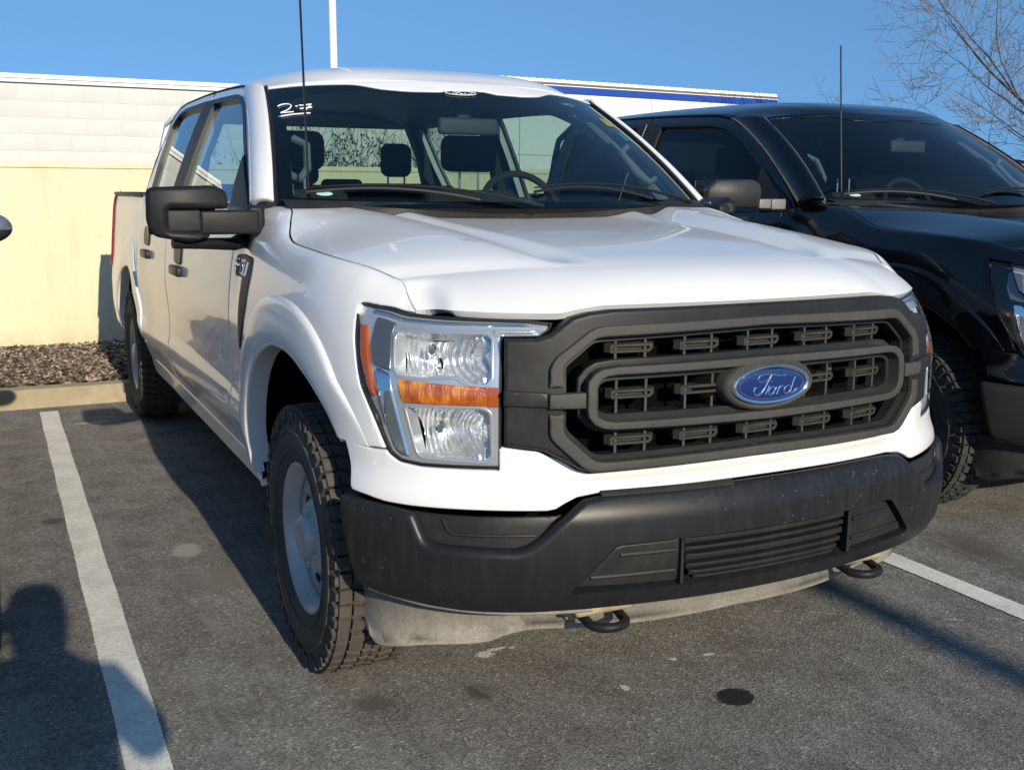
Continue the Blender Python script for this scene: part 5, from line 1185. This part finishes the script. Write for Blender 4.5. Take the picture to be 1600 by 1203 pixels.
# ------------------------------------------------------------------ white metal building with blue band
bb_ = thing('metal_building', 'white panelled building with blue band and ridged metal edge, far behind the trucks', 'building', (18, 31, 0))
M_PANELW = mat('white metal panel', (.74, .74, .72), .45); M_BANDB = mat('blue band', (.015, .06, .34), .4); M_BRONZE = mat('bronze gutter', (.16, .13, .09), .5)
A_ = Vector((11.69, 30, 0)); Bv = Vector((25.85, 31.0, 0)); dv_ = (Bv-A_).normalized(); nv_ = Vector((dv_.y, -dv_.x, 0)); Lb = (Bv-A_).length
def quad_box(mb, s0, s1, z0, z1, d0, d1):
    P8 = []
    for s_ in (s0, s1):
        for dd in (d0, d1):
            for z in (z0, z1): p = A_+dv_*s_+nv_*dd; P8.append((p.x, p.y, z))
    mb.add(P8, [(0, 1, 3, 2), (4, 6, 7, 5), (0, 4, 5, 1), (2, 3, 7, 6), (0, 2, 6, 4), (1, 5, 7, 3)])
q = MB(); quad_box(q, .05, Lb-.05, 0, 5.0, -8, -.04); q.build('wall', M_JOINT, bb_)
s_ = 0.05
seams = [0.05, 2.66, 5.38, 8.12, 10.86, 13.6, Lb-.05]
for k in range(len(seams)-1):
    for z0, z1 in ((0, 1.30), (1.32, 2.62), (2.64, 4.68)):
        m_ = MB(); quad_box(m_, seams[k]+.012, seams[k+1]-.012, z0, z1, -.03, .0); m_.build('panel', M_PANELW, bb_)
m_ = MB(); quad_box(m_, 0, Lb, 4.70, 4.925, -.02, .03); m_.build('blue_band', M_BANDB, bb_)
m_ = MB(); quad_box(m_, 0, Lb, 4.927, 4.965, -.02, .05); m_.build('trim', M_COPE, bb_)
m_ = MB(); quad_box(m_, -.05, Lb+.05, 4.967, 5.025, -.02, .08); m_.build('gutter', M_BRONZE, bb_)
m_ = MB(); n_r = int(Lb/.30)
for k in range(n_r):
    s0 = k*.30; quad_box(m_, s0, s0+.22, 5.027, 5.135, -.3, .10); quad_box(m_, s0+.22, s0+.30, 5.027, 5.120, -.3, .09)
rg_ = m_.build('ridged_edge', M_COPE, bb_)
# ------------------------------------------------------------------ pole, shrubs, trees
q = MB(); q.tube([(1.85, 10, 0), (1.85, 10, 6.2)], [.047, .040], 16); pl = q.build('light_pole', M_COPE, smooth=True, sharp=40); tag(pl, 'slim white light pole rising behind the white truck cab', 'light pole')
M_BARK = mat('bare bark', (.115, .092, .072), .9, build=lambda nt, b: nt.links.new(ramp(nt, noise(nt, 3, 5, .6, vec=pos(nt)), [(.35, (.045, .036, .030)), (.7, (.15, .125, .105))]), b.inputs['Base Color']))
M_TWIG = mat('bare twigs', (.20, .165, .14), .9)
def branch(mb, p, d, L, r0, depth, rg, kink=.22, up_=.05, fork=(2, 4), rmin=.004, sides=(7, 5, 4, 3, 3, 3)):
    n = 5 if depth > 1 else 3; pts = [Vector(p)]; dd = Vector(d).normalized(); rr = [r0]
    for k in range(n):
        dd = (dd+Vector((rg.gauss(0, kink), rg.gauss(0, kink), rg.gauss(up_, kink)))*.55).normalized(); pts.append(pts[-1]+dd*L/n); rr.append(max(rmin*.6, r0*(1-.62*(k+1)/n)))
    mb[0 if depth > 2 else 1].tube(pts, rr, sides[max(0, 5-depth)] if depth <= 5 else 8, cap=False)
    if depth <= 0: return
    for _ in range(rg.randint(*fork)):
        i = rg.randint(1, n); a = Vector((rg.gauss(0, 1), rg.gauss(0, 1), rg.gauss(.1, .8))); a = (a-dd*a.dot(dd)).normalized()
        nd = (dd*rg.uniform(.5, 1.0)+a*rg.uniform(.5, .95)).normalized(); branch(mb, pts[i], nd, L*rg.uniform(.50, .78), max(rmin, rr[i]*rg.uniform(.5, .75)), depth-1, rg, kink, up_, fork, rmin, sides)
    branch(mb, pts[-1], dd, L*.7, max(rmin, rr[-1]), depth-1, rg, kink, up_, fork, rmin, sides)
def bare_tree(loc, h, r0, seed, label, depth=6, lean=(0, 0, 1), fork=(2, 3), limbs=None):
    rg = random.Random(seed); T = thing('bare_tree', label, 'tree', loc); mb = (MB(), MB()); x, y, z = loc
    tr = MB(); tp = Vector(loc)+Vector(lean).normalized()*h*.22; tr.tube([Vector(loc), Vector(loc).lerp(tp, .5)+Vector((.05, 0, 0)), tp], [r0*1.25, r0, r0*.85], 12)
    for d_, L, rr in (limbs or [((-.9, -.3, .7), h*.42, .55), ((.5, .5, .9), h*.45, .6), ((-.3, .6, 1), h*.42, .5), ((.9, -.4, .6), h*.4, .5), ((0, -.1, 1), h*.45, .6), ((-.8, .2, .25), h*.40, .4)]):
        branch(mb, tp-Vector((0, 0, rg.uniform(0, h*.06))), Vector(d_), L, r0*rr, depth-1, rg, fork=fork, rmin=.009, kink=.16)
    t = tr.build('trunk', M_BARK, T, smooth=True)
    def quick(m_, nm, mt):
        return mesh(nm, np.array([tuple(v) for v in m_.V]), m_.F, mt, T, smooth=True)
    quick(mb[0], 'limbs', M_BARK); quick(mb[1], 'crown', M_TWIG); return T
bare_tree((30.6, 19.9, 0), 8.8, .30, 11, 'leafless tree with spreading pale twigs behind the black truck', 6, fork=(2, 3),
          limbs=[((-1.0, -.25, .22), 4.4, .46), ((-1.0, .3, .50), 4.6, .44), ((-.9, -.2, .75), 4.6, .46), ((-.55, -.2, 1), 4.2, .5), ((-.7, .5, .15), 3.8, .36), ((.3, .3, 1), 4.2, .5), ((-1.0, .1, -.02), 3.6, .34), ((-.2, -.6, .8), 3.8, .4), ((.9, .2, .5), 3.5, .4), ((-.8, -.6, .75), 4.0, .38)])
def shrub(loc, h, seed, label):
    rg = random.Random(seed); T = thing('shrub', label, 'shrub', loc, 'bare shrubs behind the cream wall'); mb = (MB(), MB())
    for k in range(15):
        a = rg.uniform(0, 6.28); branch(mb, Vector(loc)+Vector((rg.uniform(-.1, .1), rg.uniform(-.1, .1), 0)), Vector((math.cos(a)*.22, math.sin(a)*.22, 1)), h*.45, .012, 3, rg, kink=.16, fork=(2, 3), rmin=.0035)
    V = mb[0].V+mb[1].V; k0 = len(mb[0].V); F = mb[0].F+[tuple(i+k0 for i in f) for f in mb[1].F]; mesh('stems', np.array([tuple(v) for v in V]), F, mat('shrub stems', (.045, .04, .03), .9), T)
    lv = []; LF = []
    tips = [Vector(v) for v in mb[1].V if v[2] > h*.35]; 
    for k in range(1500):
        p = rg.choice(tips)+Vector((rg.gauss(0, .03), rg.gauss(0, .03), rg.gauss(0, .03))); a = Vector((rg.gauss(0, 1), rg.gauss(0, 1), rg.gauss(0, 1))).normalized(); b = a.orthogonal().normalized(); s_ = rg.uniform(.018, .035); i = len(lv)
        lv += [p-a*s_, p+b*s_*.5, p+a*s_, p-b*s_*.5]; LF.append((i, i+1, i+2, i+3))
    mesh('leaves', np.array([tuple(v) for v in lv]), LF, mat('dull shrub leaf', (.05, .055, .028), .7), T, smooth=False)
shrub((1.25, 8.9, 0), 2.0, 21, 'dark twiggy shrub left of the white pole, seen through the truck cab')
shrub((2.25, 9.2, 0), 2.1, 22, 'dark twiggy shrub just right of the white pole, seen through the truck cab')
shrub((3.0, 9.4, 0), 1.9, 23, 'smaller twiggy shrub farthest right, seen through the truck cab')
# lamp pole behind the camera that throws the soft dark band on the asphalt
lp = thing('lamp_pole', 'dark lamp pole standing behind the photographer', 'lamp pole', (.915, -14.4, 0))
q = MB(); q.tube([(.915, -14.4, 0), (.915, -14.4, 5.95)], [.082, .075], 16); q.build('pole', M_PLAST, lp, smooth=True, sharp=40)
q = MB(); q.lathe([(0, .0), (0, .26), (.6, .26), (.62, .24), (.62, 0)], 20, 'z', (.915, -14.4, 0)); q.build('base', M_CONC, lp, sharp=40)
q = MB(); q.box((.80, -14.6, 5.93), (1.03, -14.15, 6.0), bev=.02); q.build('lamp_head', M_PLAST, lp, sharp=40)
# ------------------------------------------------------------------ the pickup and its black neighbour
WHITE = build_pickup()
def small_mirror(T, dx, dy):
    """the black truck's passenger mirror: block-shaped head on two short arms"""
    Fm = lambda u, v: np.stack([u, 2.26+.05*((u-1.53)/.17)**2+.03*((v-1.43)/.08)**2, v], -1)
    h = panel('mirror', Fm, rnd([(1.352, 1.350), (1.352, 1.455), (1.405, 1.503), (1.640, 1.506), (1.695, 1.480), (1.700, 1.350)], [.02, .02, .02, .03, .02, .02]), M_MIRROR2, T, step=.015, edge=.012, r=.02, thick=.13)
    MB().box((1.70, 2.33, 1.355), (1.775, 2.40, 1.402), bev=.006).build('mirror_arm', M_STEELD2, h, sharp=40); MB().box((1.780, 2.33, 1.350), (1.87, 2.40, 1.402), bev=.006).build('mirror_arm', M_STEELD2, h, sharp=40)
    MB().box((1.36, 2.405, 1.36), (1.69, 2.41, 1.49)).build('mirror_glass', M_CHROME, h)
M_MIRROR2 = mat('grained black mirror plastic', (.022, .022, .023), .5, grime=(.2, (.09, .088, .08), 8)); M_STEELD2 = mat('grey mirror arm', (.20, .20, .19), .45, .2)
def copy_tree(o, parent, depth=0, over=None, skip=()):
    if any(o.name.split('.')[0] == s for s in skip): return None
    c = o.copy(); COL.objects.link(c)
    if parent is not None: c.parent = parent
    if over and c.type == 'MESH':
        k = c.data.materials[0].name if len(c.data.materials) else ''
        if k in over: c.material_slots[0].link = 'OBJECT'; c.material_slots[0].material = over[k]
    for ch in list(o.children): copy_tree(ch, c, depth+1, over, skip)
    return c
M_BLKCH = mat('black chrome', (.05, .05, .055), .2, .8, coat=1); M_GREYTRIM = mat('charcoal trim', (.016, .017, .018), .5, spec=.3); M_BT = mat('black cloth wheel', (.012, .012, .013), .4)
M_SIDEGB = glassmat('dark privacy glass', (.006, .009, .014), 1.33); M_BLKIN = mat('dark cabin', (.030, .034, .038), .6)
over = {'white paint': M_BLACKP, 'dusty dark grey plastic': M_GREYTRIM, 'grey painted plastic': M_BLKCH, 'scuffed dark bumper': M_GREYTRIM, 'dusty rubber air dam': M_PLAST, 'silver painted wheel steel': M_BT, 'side glass': M_SIDEGB, 'dusty tyre rubber': M_TYRE2, 'dusty tan steel': M_PLAST, 'rear glass': M_REARG}
BLACK = copy_tree(WHITE, None, over=over, skip=('mirror', 'mirror_base', 'windscreen_number', 'windscreen_logo', 'fender_vent', 'tow_hook', 'badge_bezel'))
for o_ in BLACK.children:
    if o_.name.startswith('windscreen_trim'): o_.material_slots[0].link = 'OBJECT'; o_.material_slots[0].material = M_SEALCHROME
BLACK.location = Vector(WHITE.location)+Vector((2.88, .45, 0)); BLACK.name = 'pickup_truck.001'
BLACK['label'] = 'glossy black pickup truck with dark tinted windows parked at right beside the white one'
b_small = small_mirror(BLACK, 0, 0)
# fender fill where the vent hole is, on the black truck
for sg in (-1, 1):
    o_ = panel('fender_vent', lambda u, z: skin(u, z)*[1 if sg < 0 else -1, 1, 1]+[2.88, .45, 0], rnd([(1.908, 1.094), (1.612, 1.096), (1.584, 1.068), (1.597, 1.0), (1.688, .900), (1.728, .892), (1.745, .93), (1.744, 1.0), (1.728, 1.046), (1.902, 1.048)], .012), M_BLACKP, BLACK, step=.03, thick=.01)
    b_ = MB(); x_ = sg*.972+2.88
for sg in (-1, 1):
    panel('headlight_cover', lambda u, z: SK(u, z)+[2.88, .45, 0], [(sg*a, b) for a, b in [(1.192, 1.140), (1.098, 1.143), (1.082, 1.10), (1.045, 1.035), (1.0, 1.012), (.722, 1.01), (.722, .768), (.93, .768), (1.0, .785), (1.053, .86), (1.130, .98)]], M_BLACKP, BLACK, step=.03, edge=.02, r=.004, thick=.02, lift=.006)
# bright edge strips round its side windows
for sg in (-1, 1):
    q = MB(); q.tube([tuple(gh_side(np.array([y]), np.array([z]))[0]*[1 if sg < 0 else -1, 1, 1]+[2.88-(.012 if sg < 0 else -.012), .45, 0]) for y, z in ((3.56, 1.34), (3.56, 1.60), (3.56, 1.865))], .0045, 6); q.build('pillar_trim', M_SEALCHROME, BLACK, smooth=True)
# ------------------------------------------------------------------ the silver car at the left edge
def build_car(cx, y0, label):
    T = thing('parked_car', label, 'car', (cx, y0+2.3, 0)); L = 4.55
    ys = np.array([0, .04, .15, .45, .9, 1.5, 2.4, 3.3, 3.9, 4.3, 4.48, 4.55]); hw = np.array([.62, .72, .80, .86, .895, .905, .91, .905, .895, .86, .80, .70]); zt = np.array([.62, .70, .78, .86, .93, 1.0, 1.02, 1.03, 1.04, 1.03, .98, .85]); zb = np.array([.30, .24, .20, .19, .19, .19, .19, .19, .20, .24, .28, .34])
    def body(a, v):
        y = v*L; H = interp_s(y, ys, hw); Zt = interp_s(y, ys, zt); Zb = interp_s(y, ys, zb); th = a*np.pi; c, s_ = np.cos(th), np.sin(th); p = .42
        x = H*np.sign(c)*np.abs(c)**p; z = (Zt+Zb)/2+(Zt-Zb)/2*np.sign(s_)*np.abs(s_)**p; x = x*(1-.05*np.clip((z-.6)/.5, 0, 1)); return np.stack([x+cx, y+y0, z], -1)
    grid('body', body, 64, 60, M_SILVER, T, u=(-.5, 1.5), flip=True)
    gy = np.array([1.05, 1.35, 2.0, 2.9, 3.6, 4.25]); gz = np.array([1.0, 1.16, 1.42, 1.45, 1.36, 1.06]); gw = np.array([.72, .70, .62, .61, .62, .66])
    def house(a, v, k=1.0, z0=0.):
        y = 1.05+v*3.2; Z = interp_s(y, gy, gz); W_ = interp_s(y, gy, gw); th = a*np.pi; x = (.84+(W_-.84)*np.sin(th)**.8)*np.sign(np.cos(th))*np.abs(np.cos(th))**.30; z = .98+(Z-.98)*np.abs(np.sin(th))**.55; return np.stack([x*k+cx, y+y0, z*1.0+z0], -1)
    grid('windows', lambda a, v: house(np.clip(a, 0, 1), v), 40, 40, M_TINT, T, u=(0, 1), flip=True)
    grid('roof', lambda a, v: house(a, v, 1.01, .006), 24, 30, M_SILVER, T, u=(.27, .73), v=(.30, .80), flip=True)
    for sg in (-1, 1):
        for yy, ty in ((1.0, 'a'), (2.35, 'b'), (3.55, 'c')):
            q = MB(); a0 = .5-.5; pts = [tuple(house(np.array([t if sg > 0 else 1-t]), np.array([((yy-1.05)/3.2+ (.22*k/7 if ty == 'a' else (-.02*k/7 if ty == 'b' else -.05*k/7)))]), 1.008, .002)[0]) for k, t in enumerate(np.linspace(.02, .28, 8))]; q.tube(pts, .035 if ty != 'a' else .028, 6, sq=.35); q.build('pillar', M_SILVER, T, smooth=True)
        for wy in (.88, 3.55):
            w = MB(); w.lathe([(sg*.72, .16), (sg*.74, .21), (sg*.90, .215), (sg*.90, .19), (sg*.86, .16), (sg*.85, .0)], 32, 'x', (cx, y0+wy, .33)); wo_ = w.build('wheel', M_STEEL, T, sharp=40)
            w = MB(); w.lathe([(sg*.70, .21), (sg*.69, .28), (sg*.71, .325), (sg*.75, .33), (sg*.88, .33), (sg*.91, .31), (sg*.915, .26), (sg*.90, .215)], 40, 'x', (cx, y0+wy, .33)); w.build('tyre', M_TYRE2, wo_, smooth=True, sharp=40)
            w = MB(); w.lathe([(sg*.80, .0), (sg*.80, .37), (sg*.925, .375), (sg*.925, .345), (sg*.905, .34), (sg*.905, 0)], 36, 'x', (cx, y0+wy, .35)); w.build('wheel_arch', M_PLAST, T, sharp=40) if False else None
        q = MB(); q.box((cx+sg*.60-.14, y0+.02, .66), (cx+sg*.60+.14, y0+.30, .78), bev=.04); q.build('headlight', M_CHROME2, T, smooth=True, sharp=50)
        q = MB(); q.box((cx+sg*.66-.14, y0+4.36, .82), (cx+sg*.66+.14, y0+4.56, .98), bev=.04); q.build('taillight', M_RED, T, smooth=True, sharp=50)
        # door mirror: silver cap over a black lower shell
        mx = cx+sg*.965; mc = Vector((mx-sg*.005, y0+1.78, 1.292)); q = MB(); V = []; F = []; nU, nV = 20, 12
        def egg(z0, z1):
            V = []; F = []
            for j in range(nV+1):
                for i in range(nU):
                    th = z0+(z1-z0)*j/nV; ph = 2*math.pi*i/nU; cx_ = math.cos(ph); r_ = math.cos(th); V.append((mc.x+.098*r_*cx_*(1.0 if cx_*sg > 0 else .9), mc.y+.065*r_*math.sin(ph), mc.z+.060*math.sin(th)))
            for j in range(nV):
                for i in range(nU): F.append((j*nU+i, j*nU+(i+1) % nU, (j+1)*nU+(i+1) % nU, (j+1)*nU+i))
            return V, F
        V, F = egg(-.12, math.pi/2); q.add(V, F); mo = q.build('mirror', M_SILVER, T, smooth=True)
        q = MB(); V, F = egg(-math.pi/2, -.10); q.add(V, F); q.build('mirror_base', M_PLAST, mo, smooth=True); q = MB(); q.tube([tuple(mc+Vector((-sg*.05, .0, -.03))), (cx+sg*.85, y0+1.74, 1.20)], .022, 8); q.build('mirror_arm', M_PLAST, mo, smooth=True)
    for yy in (1.95, 2.95):
        for sg in (-1, 1): q = MB(); q.box((cx+sg*.905-.012, y0+yy-.0, .85), (cx+sg*.905+.018, y0+yy+.17, .878), bev=.008); q.build('door_handle', M_SILVER, T, sharp=40)
    q = MB(); q.box((cx-.42, y0-.02, .34), (cx+.42, y0+.06, .60), bev=.02); q.build('grille', M_PLAST, T, sharp=40)
    return T
build_car(-2.755, .72, 'silver grey car at the left edge, only its door mirror in view')
# ------------------------------------------------------------------ the photographer, whose shadow falls on the asphalt
FD = Vector((math.sin(yaw), math.cos(yaw), 0)); RD = Vector((math.cos(yaw), -math.sin(yaw), 0)); UP = Vector((0, 0, 1)); ORG = Vector((-1.735, -2.22, 0))
def W3(r_, f_, z): return ORG+RD*r_+FD*f_+UP*z
def skinmesh(name, joints, edges, mt, parent, sub=1, root=0):
    me = bpy.data.meshes.new(name); me.from_pydata([tuple(j[0]) for j in joints], edges, []); me.materials.append(mt); o = bpy.data.objects.new(name, me); COL.objects.link(o)
    sm = o.modifiers.new('skin', 'SKIN'); sm.use_smooth_shade = True
    for k, j in enumerate(joints):
        r_ = j[1]; me.skin_vertices[0].data[k].radius = r_ if isinstance(r_, tuple) else (r_, r_)
    me.skin_vertices[0].data[root].use_root = True
    ss = o.modifiers.new('sub', 'SUBSURF'); ss.levels = sub; ss.render_levels = sub; ref(o, parent); return o
M_SKIN = mat('skin', (.42, .25, .18), .5); M_JACKET = mat('dark jacket', (.03, .035, .05), .85); M_JEANS = mat('blue jeans', (.05, .07, .12), .85); M_HAIR = mat('dark hair', (.02, .014, .01), .6); M_SHOE = mat('dark shoe', (.03, .03, .03), .5)
PR = thing('person', 'person in dark jacket and jeans holding up a phone, casting the lower left shadow', 'person', tuple(ORG))
J = [(W3(0, 0, .90), (.150, .105)), (W3(0, .01, 1.06), (.135, .10)), (W3(0, .02, 1.24), (.165, .105)), (W3(0, .01, 1.36), (.12, .08)), (W3(0, .02, 1.43), .052), (W3(0, .05, 1.50), (.070, .075)), (W3(0, .05, 1.575), (.076, .090)), (W3(0, .04, 1.635), (.05, .06))]
E_ = [(0, 1), (1, 2), (2, 3), (3, 4), (4, 5), (5, 6), (6, 7)]
cr = Vector((-1.7781, -1.90695, 1.43536))
for sg in (-1, 1):
    k = len(J); hand = cr-FD*.05+RD*sg*.066-UP*.035
    J += [(W3(sg*.17, .0, 1.345), .062), (W3(sg*.235, .09, 1.17), .046), ((W3(sg*.235, .09, 1.17)+hand)/2+RD*sg*.03+UP*-.02, .038), (hand-FD*.03, .026), (hand+FD*.015, .028)]; E_ += [(3, k), (k, k+1), (k+1, k+2), (k+2, k+3), (k+3, k+4)]
    k = len(J); J += [(W3(sg*.095, 0, .82), .088), (W3(sg*.115, .03, .48), .058), (W3(sg*.12, .0, .10), .042), (W3(sg*.13, .12, .045), .035)]; E_ += [(0, k), (k, k+1), (k+1, k+2), (k+2, k+3)]
skinmesh('body', J, E_, M_SKIN, PR, 2)
# fingers round the phone, each its own short chain rooted in the palm
for sg in (-1, 1):
    hand = cr-FD*.05+RD*sg*.066-UP*.035
    for q, L in enumerate((.072, .08, .076, .062)):
        z = -.010+.017*(3-q); b0 = hand+FD*.012+UP*z; skinmesh('finger', [(b0, .009), (b0+FD*.030+RD*sg*.004, .0085), (b0+FD*.040-RD*sg*L*.3, .008), (b0+FD*.038-RD*sg*L*.62, .007)], [(0, 1), (1, 2), (2, 3)], M_SKIN, PR, 1)
    skinmesh('thumb', [(hand-FD*.005+UP*-.012, .012), (hand-FD*.008-RD*sg*.02-UP*.028, .011), (hand-FD*.002-RD*sg*.045-UP*.022, .009)], [(0, 1), (1, 2)], M_SKIN, PR, 1)
JJ = [(W3(0, 0, .86), (.175, .125)), (W3(0, .01, 1.06), (.158, .12)), (W3(0, .02, 1.24), (.19, .125)), (W3(0, .01, 1.375), (.125, .09))]; EE = [(0, 1), (1, 2), (2, 3)]
for sg in (-1, 1):
    k = len(JJ); hand = cr-FD*.05+RD*sg*.066-UP*.035; JJ += [(W3(sg*.18, .0, 1.345), .078), (W3(sg*.24, .09, 1.165), .062), ((W3(sg*.235, .09, 1.17)+hand)/2+RD*sg*.03-UP*.02, .053), (hand-FD*.06-UP*.01, .040)]; EE += [(3, k), (k, k+1), (k+1, k+2), (k+2, k+3)]
skinmesh('jacket', JJ, EE, M_JACKET, PR, 2)
JJ = [(W3(0, 0, .92), (.160, .115))]; EE = []
for sg in (-1, 1):
    k = len(JJ); JJ += [(W3(sg*.095, 0, .80), .105), (W3(sg*.115, .03, .48), .074), (W3(sg*.12, .0, .09), .062)]; EE += [(0, k), (k, k+1), (k+1, k+2)]
    q = MB(); c = W3(sg*.13, .07, .045); a = math.atan2(FD.y, FD.x); q.box(tuple(c+Vector((-.14, -.048, -.045))), tuple(c+Vector((.14, .048, .05))), rot=Matrix.Rotation(a, 3, 'Z'), c=tuple(c), bev=.03); q.build('shoe', M_SHOE, PR, smooth=True)
skinmesh('trousers', JJ, EE, M_JEANS, PR, 2)
q = MB(); V = []; F = []; hc = W3(0, .03, 1.575)
for j in range(9):
    for i in range(20):
        th = -1.25+(math.pi/2+1.25)*j/8; ph = 2*math.pi*i/20; fr_ = max(0, math.sin(ph))*max(0, -math.sin(th)); v = RD*(.098*math.cos(th*.75)*math.cos(ph))+FD*(.108*math.cos(th*.8)*math.sin(ph)*(1-.9*fr_)-.022)+UP*((.085 if th > 0 else .19)*math.sin(th)+.01); V.append(hc+v)
for j in range(8):
    for i in range(20): F.append((j*20+i, j*20+(i+1) % 20, (j+1)*20+(i+1) % 20, (j+1)*20+i))
q.add(V, F); q.build('hair', M_HAIR, PR, smooth=True)
for sg in (-1, 1):
    q = MB(); q.lathe([(0, .0), (.004, .008), (.008, 0)], 10, 'z', tuple(W3(sg*.032, .135, 1.575))); q.build('eye', M_DEEP, PR)
q = MB(); q.tube([W3(0, .14, 1.565), W3(0, .160, 1.54), W3(0, .145, 1.53)], [.008, .014, .010], 8); q.build('nose', M_SKIN, PR, smooth=True)
q = MB(); q.tube([W3(-.025, .128, 1.503), W3(0, .136, 1.502), W3(.025, .128, 1.503)], .005, 6); q.build('mouth', mat('lips', (.30, .12, .10), .5), PR, smooth=True)
ph = MB(); pc_ = cr-fwd*.014; Mx = Matrix((r2, u2, -fwd)).transposed(); ph.box(tuple(pc_+Vector((-.074, -.036, -.004))), tuple(pc_+Vector((.074, .036, .004))), rot=Mx, c=tuple(pc_), bev=.003)
tag(ph.build('phone', M_PLAST, sharp=40), 'black phone held up in landscape by the photographer', 'phone')
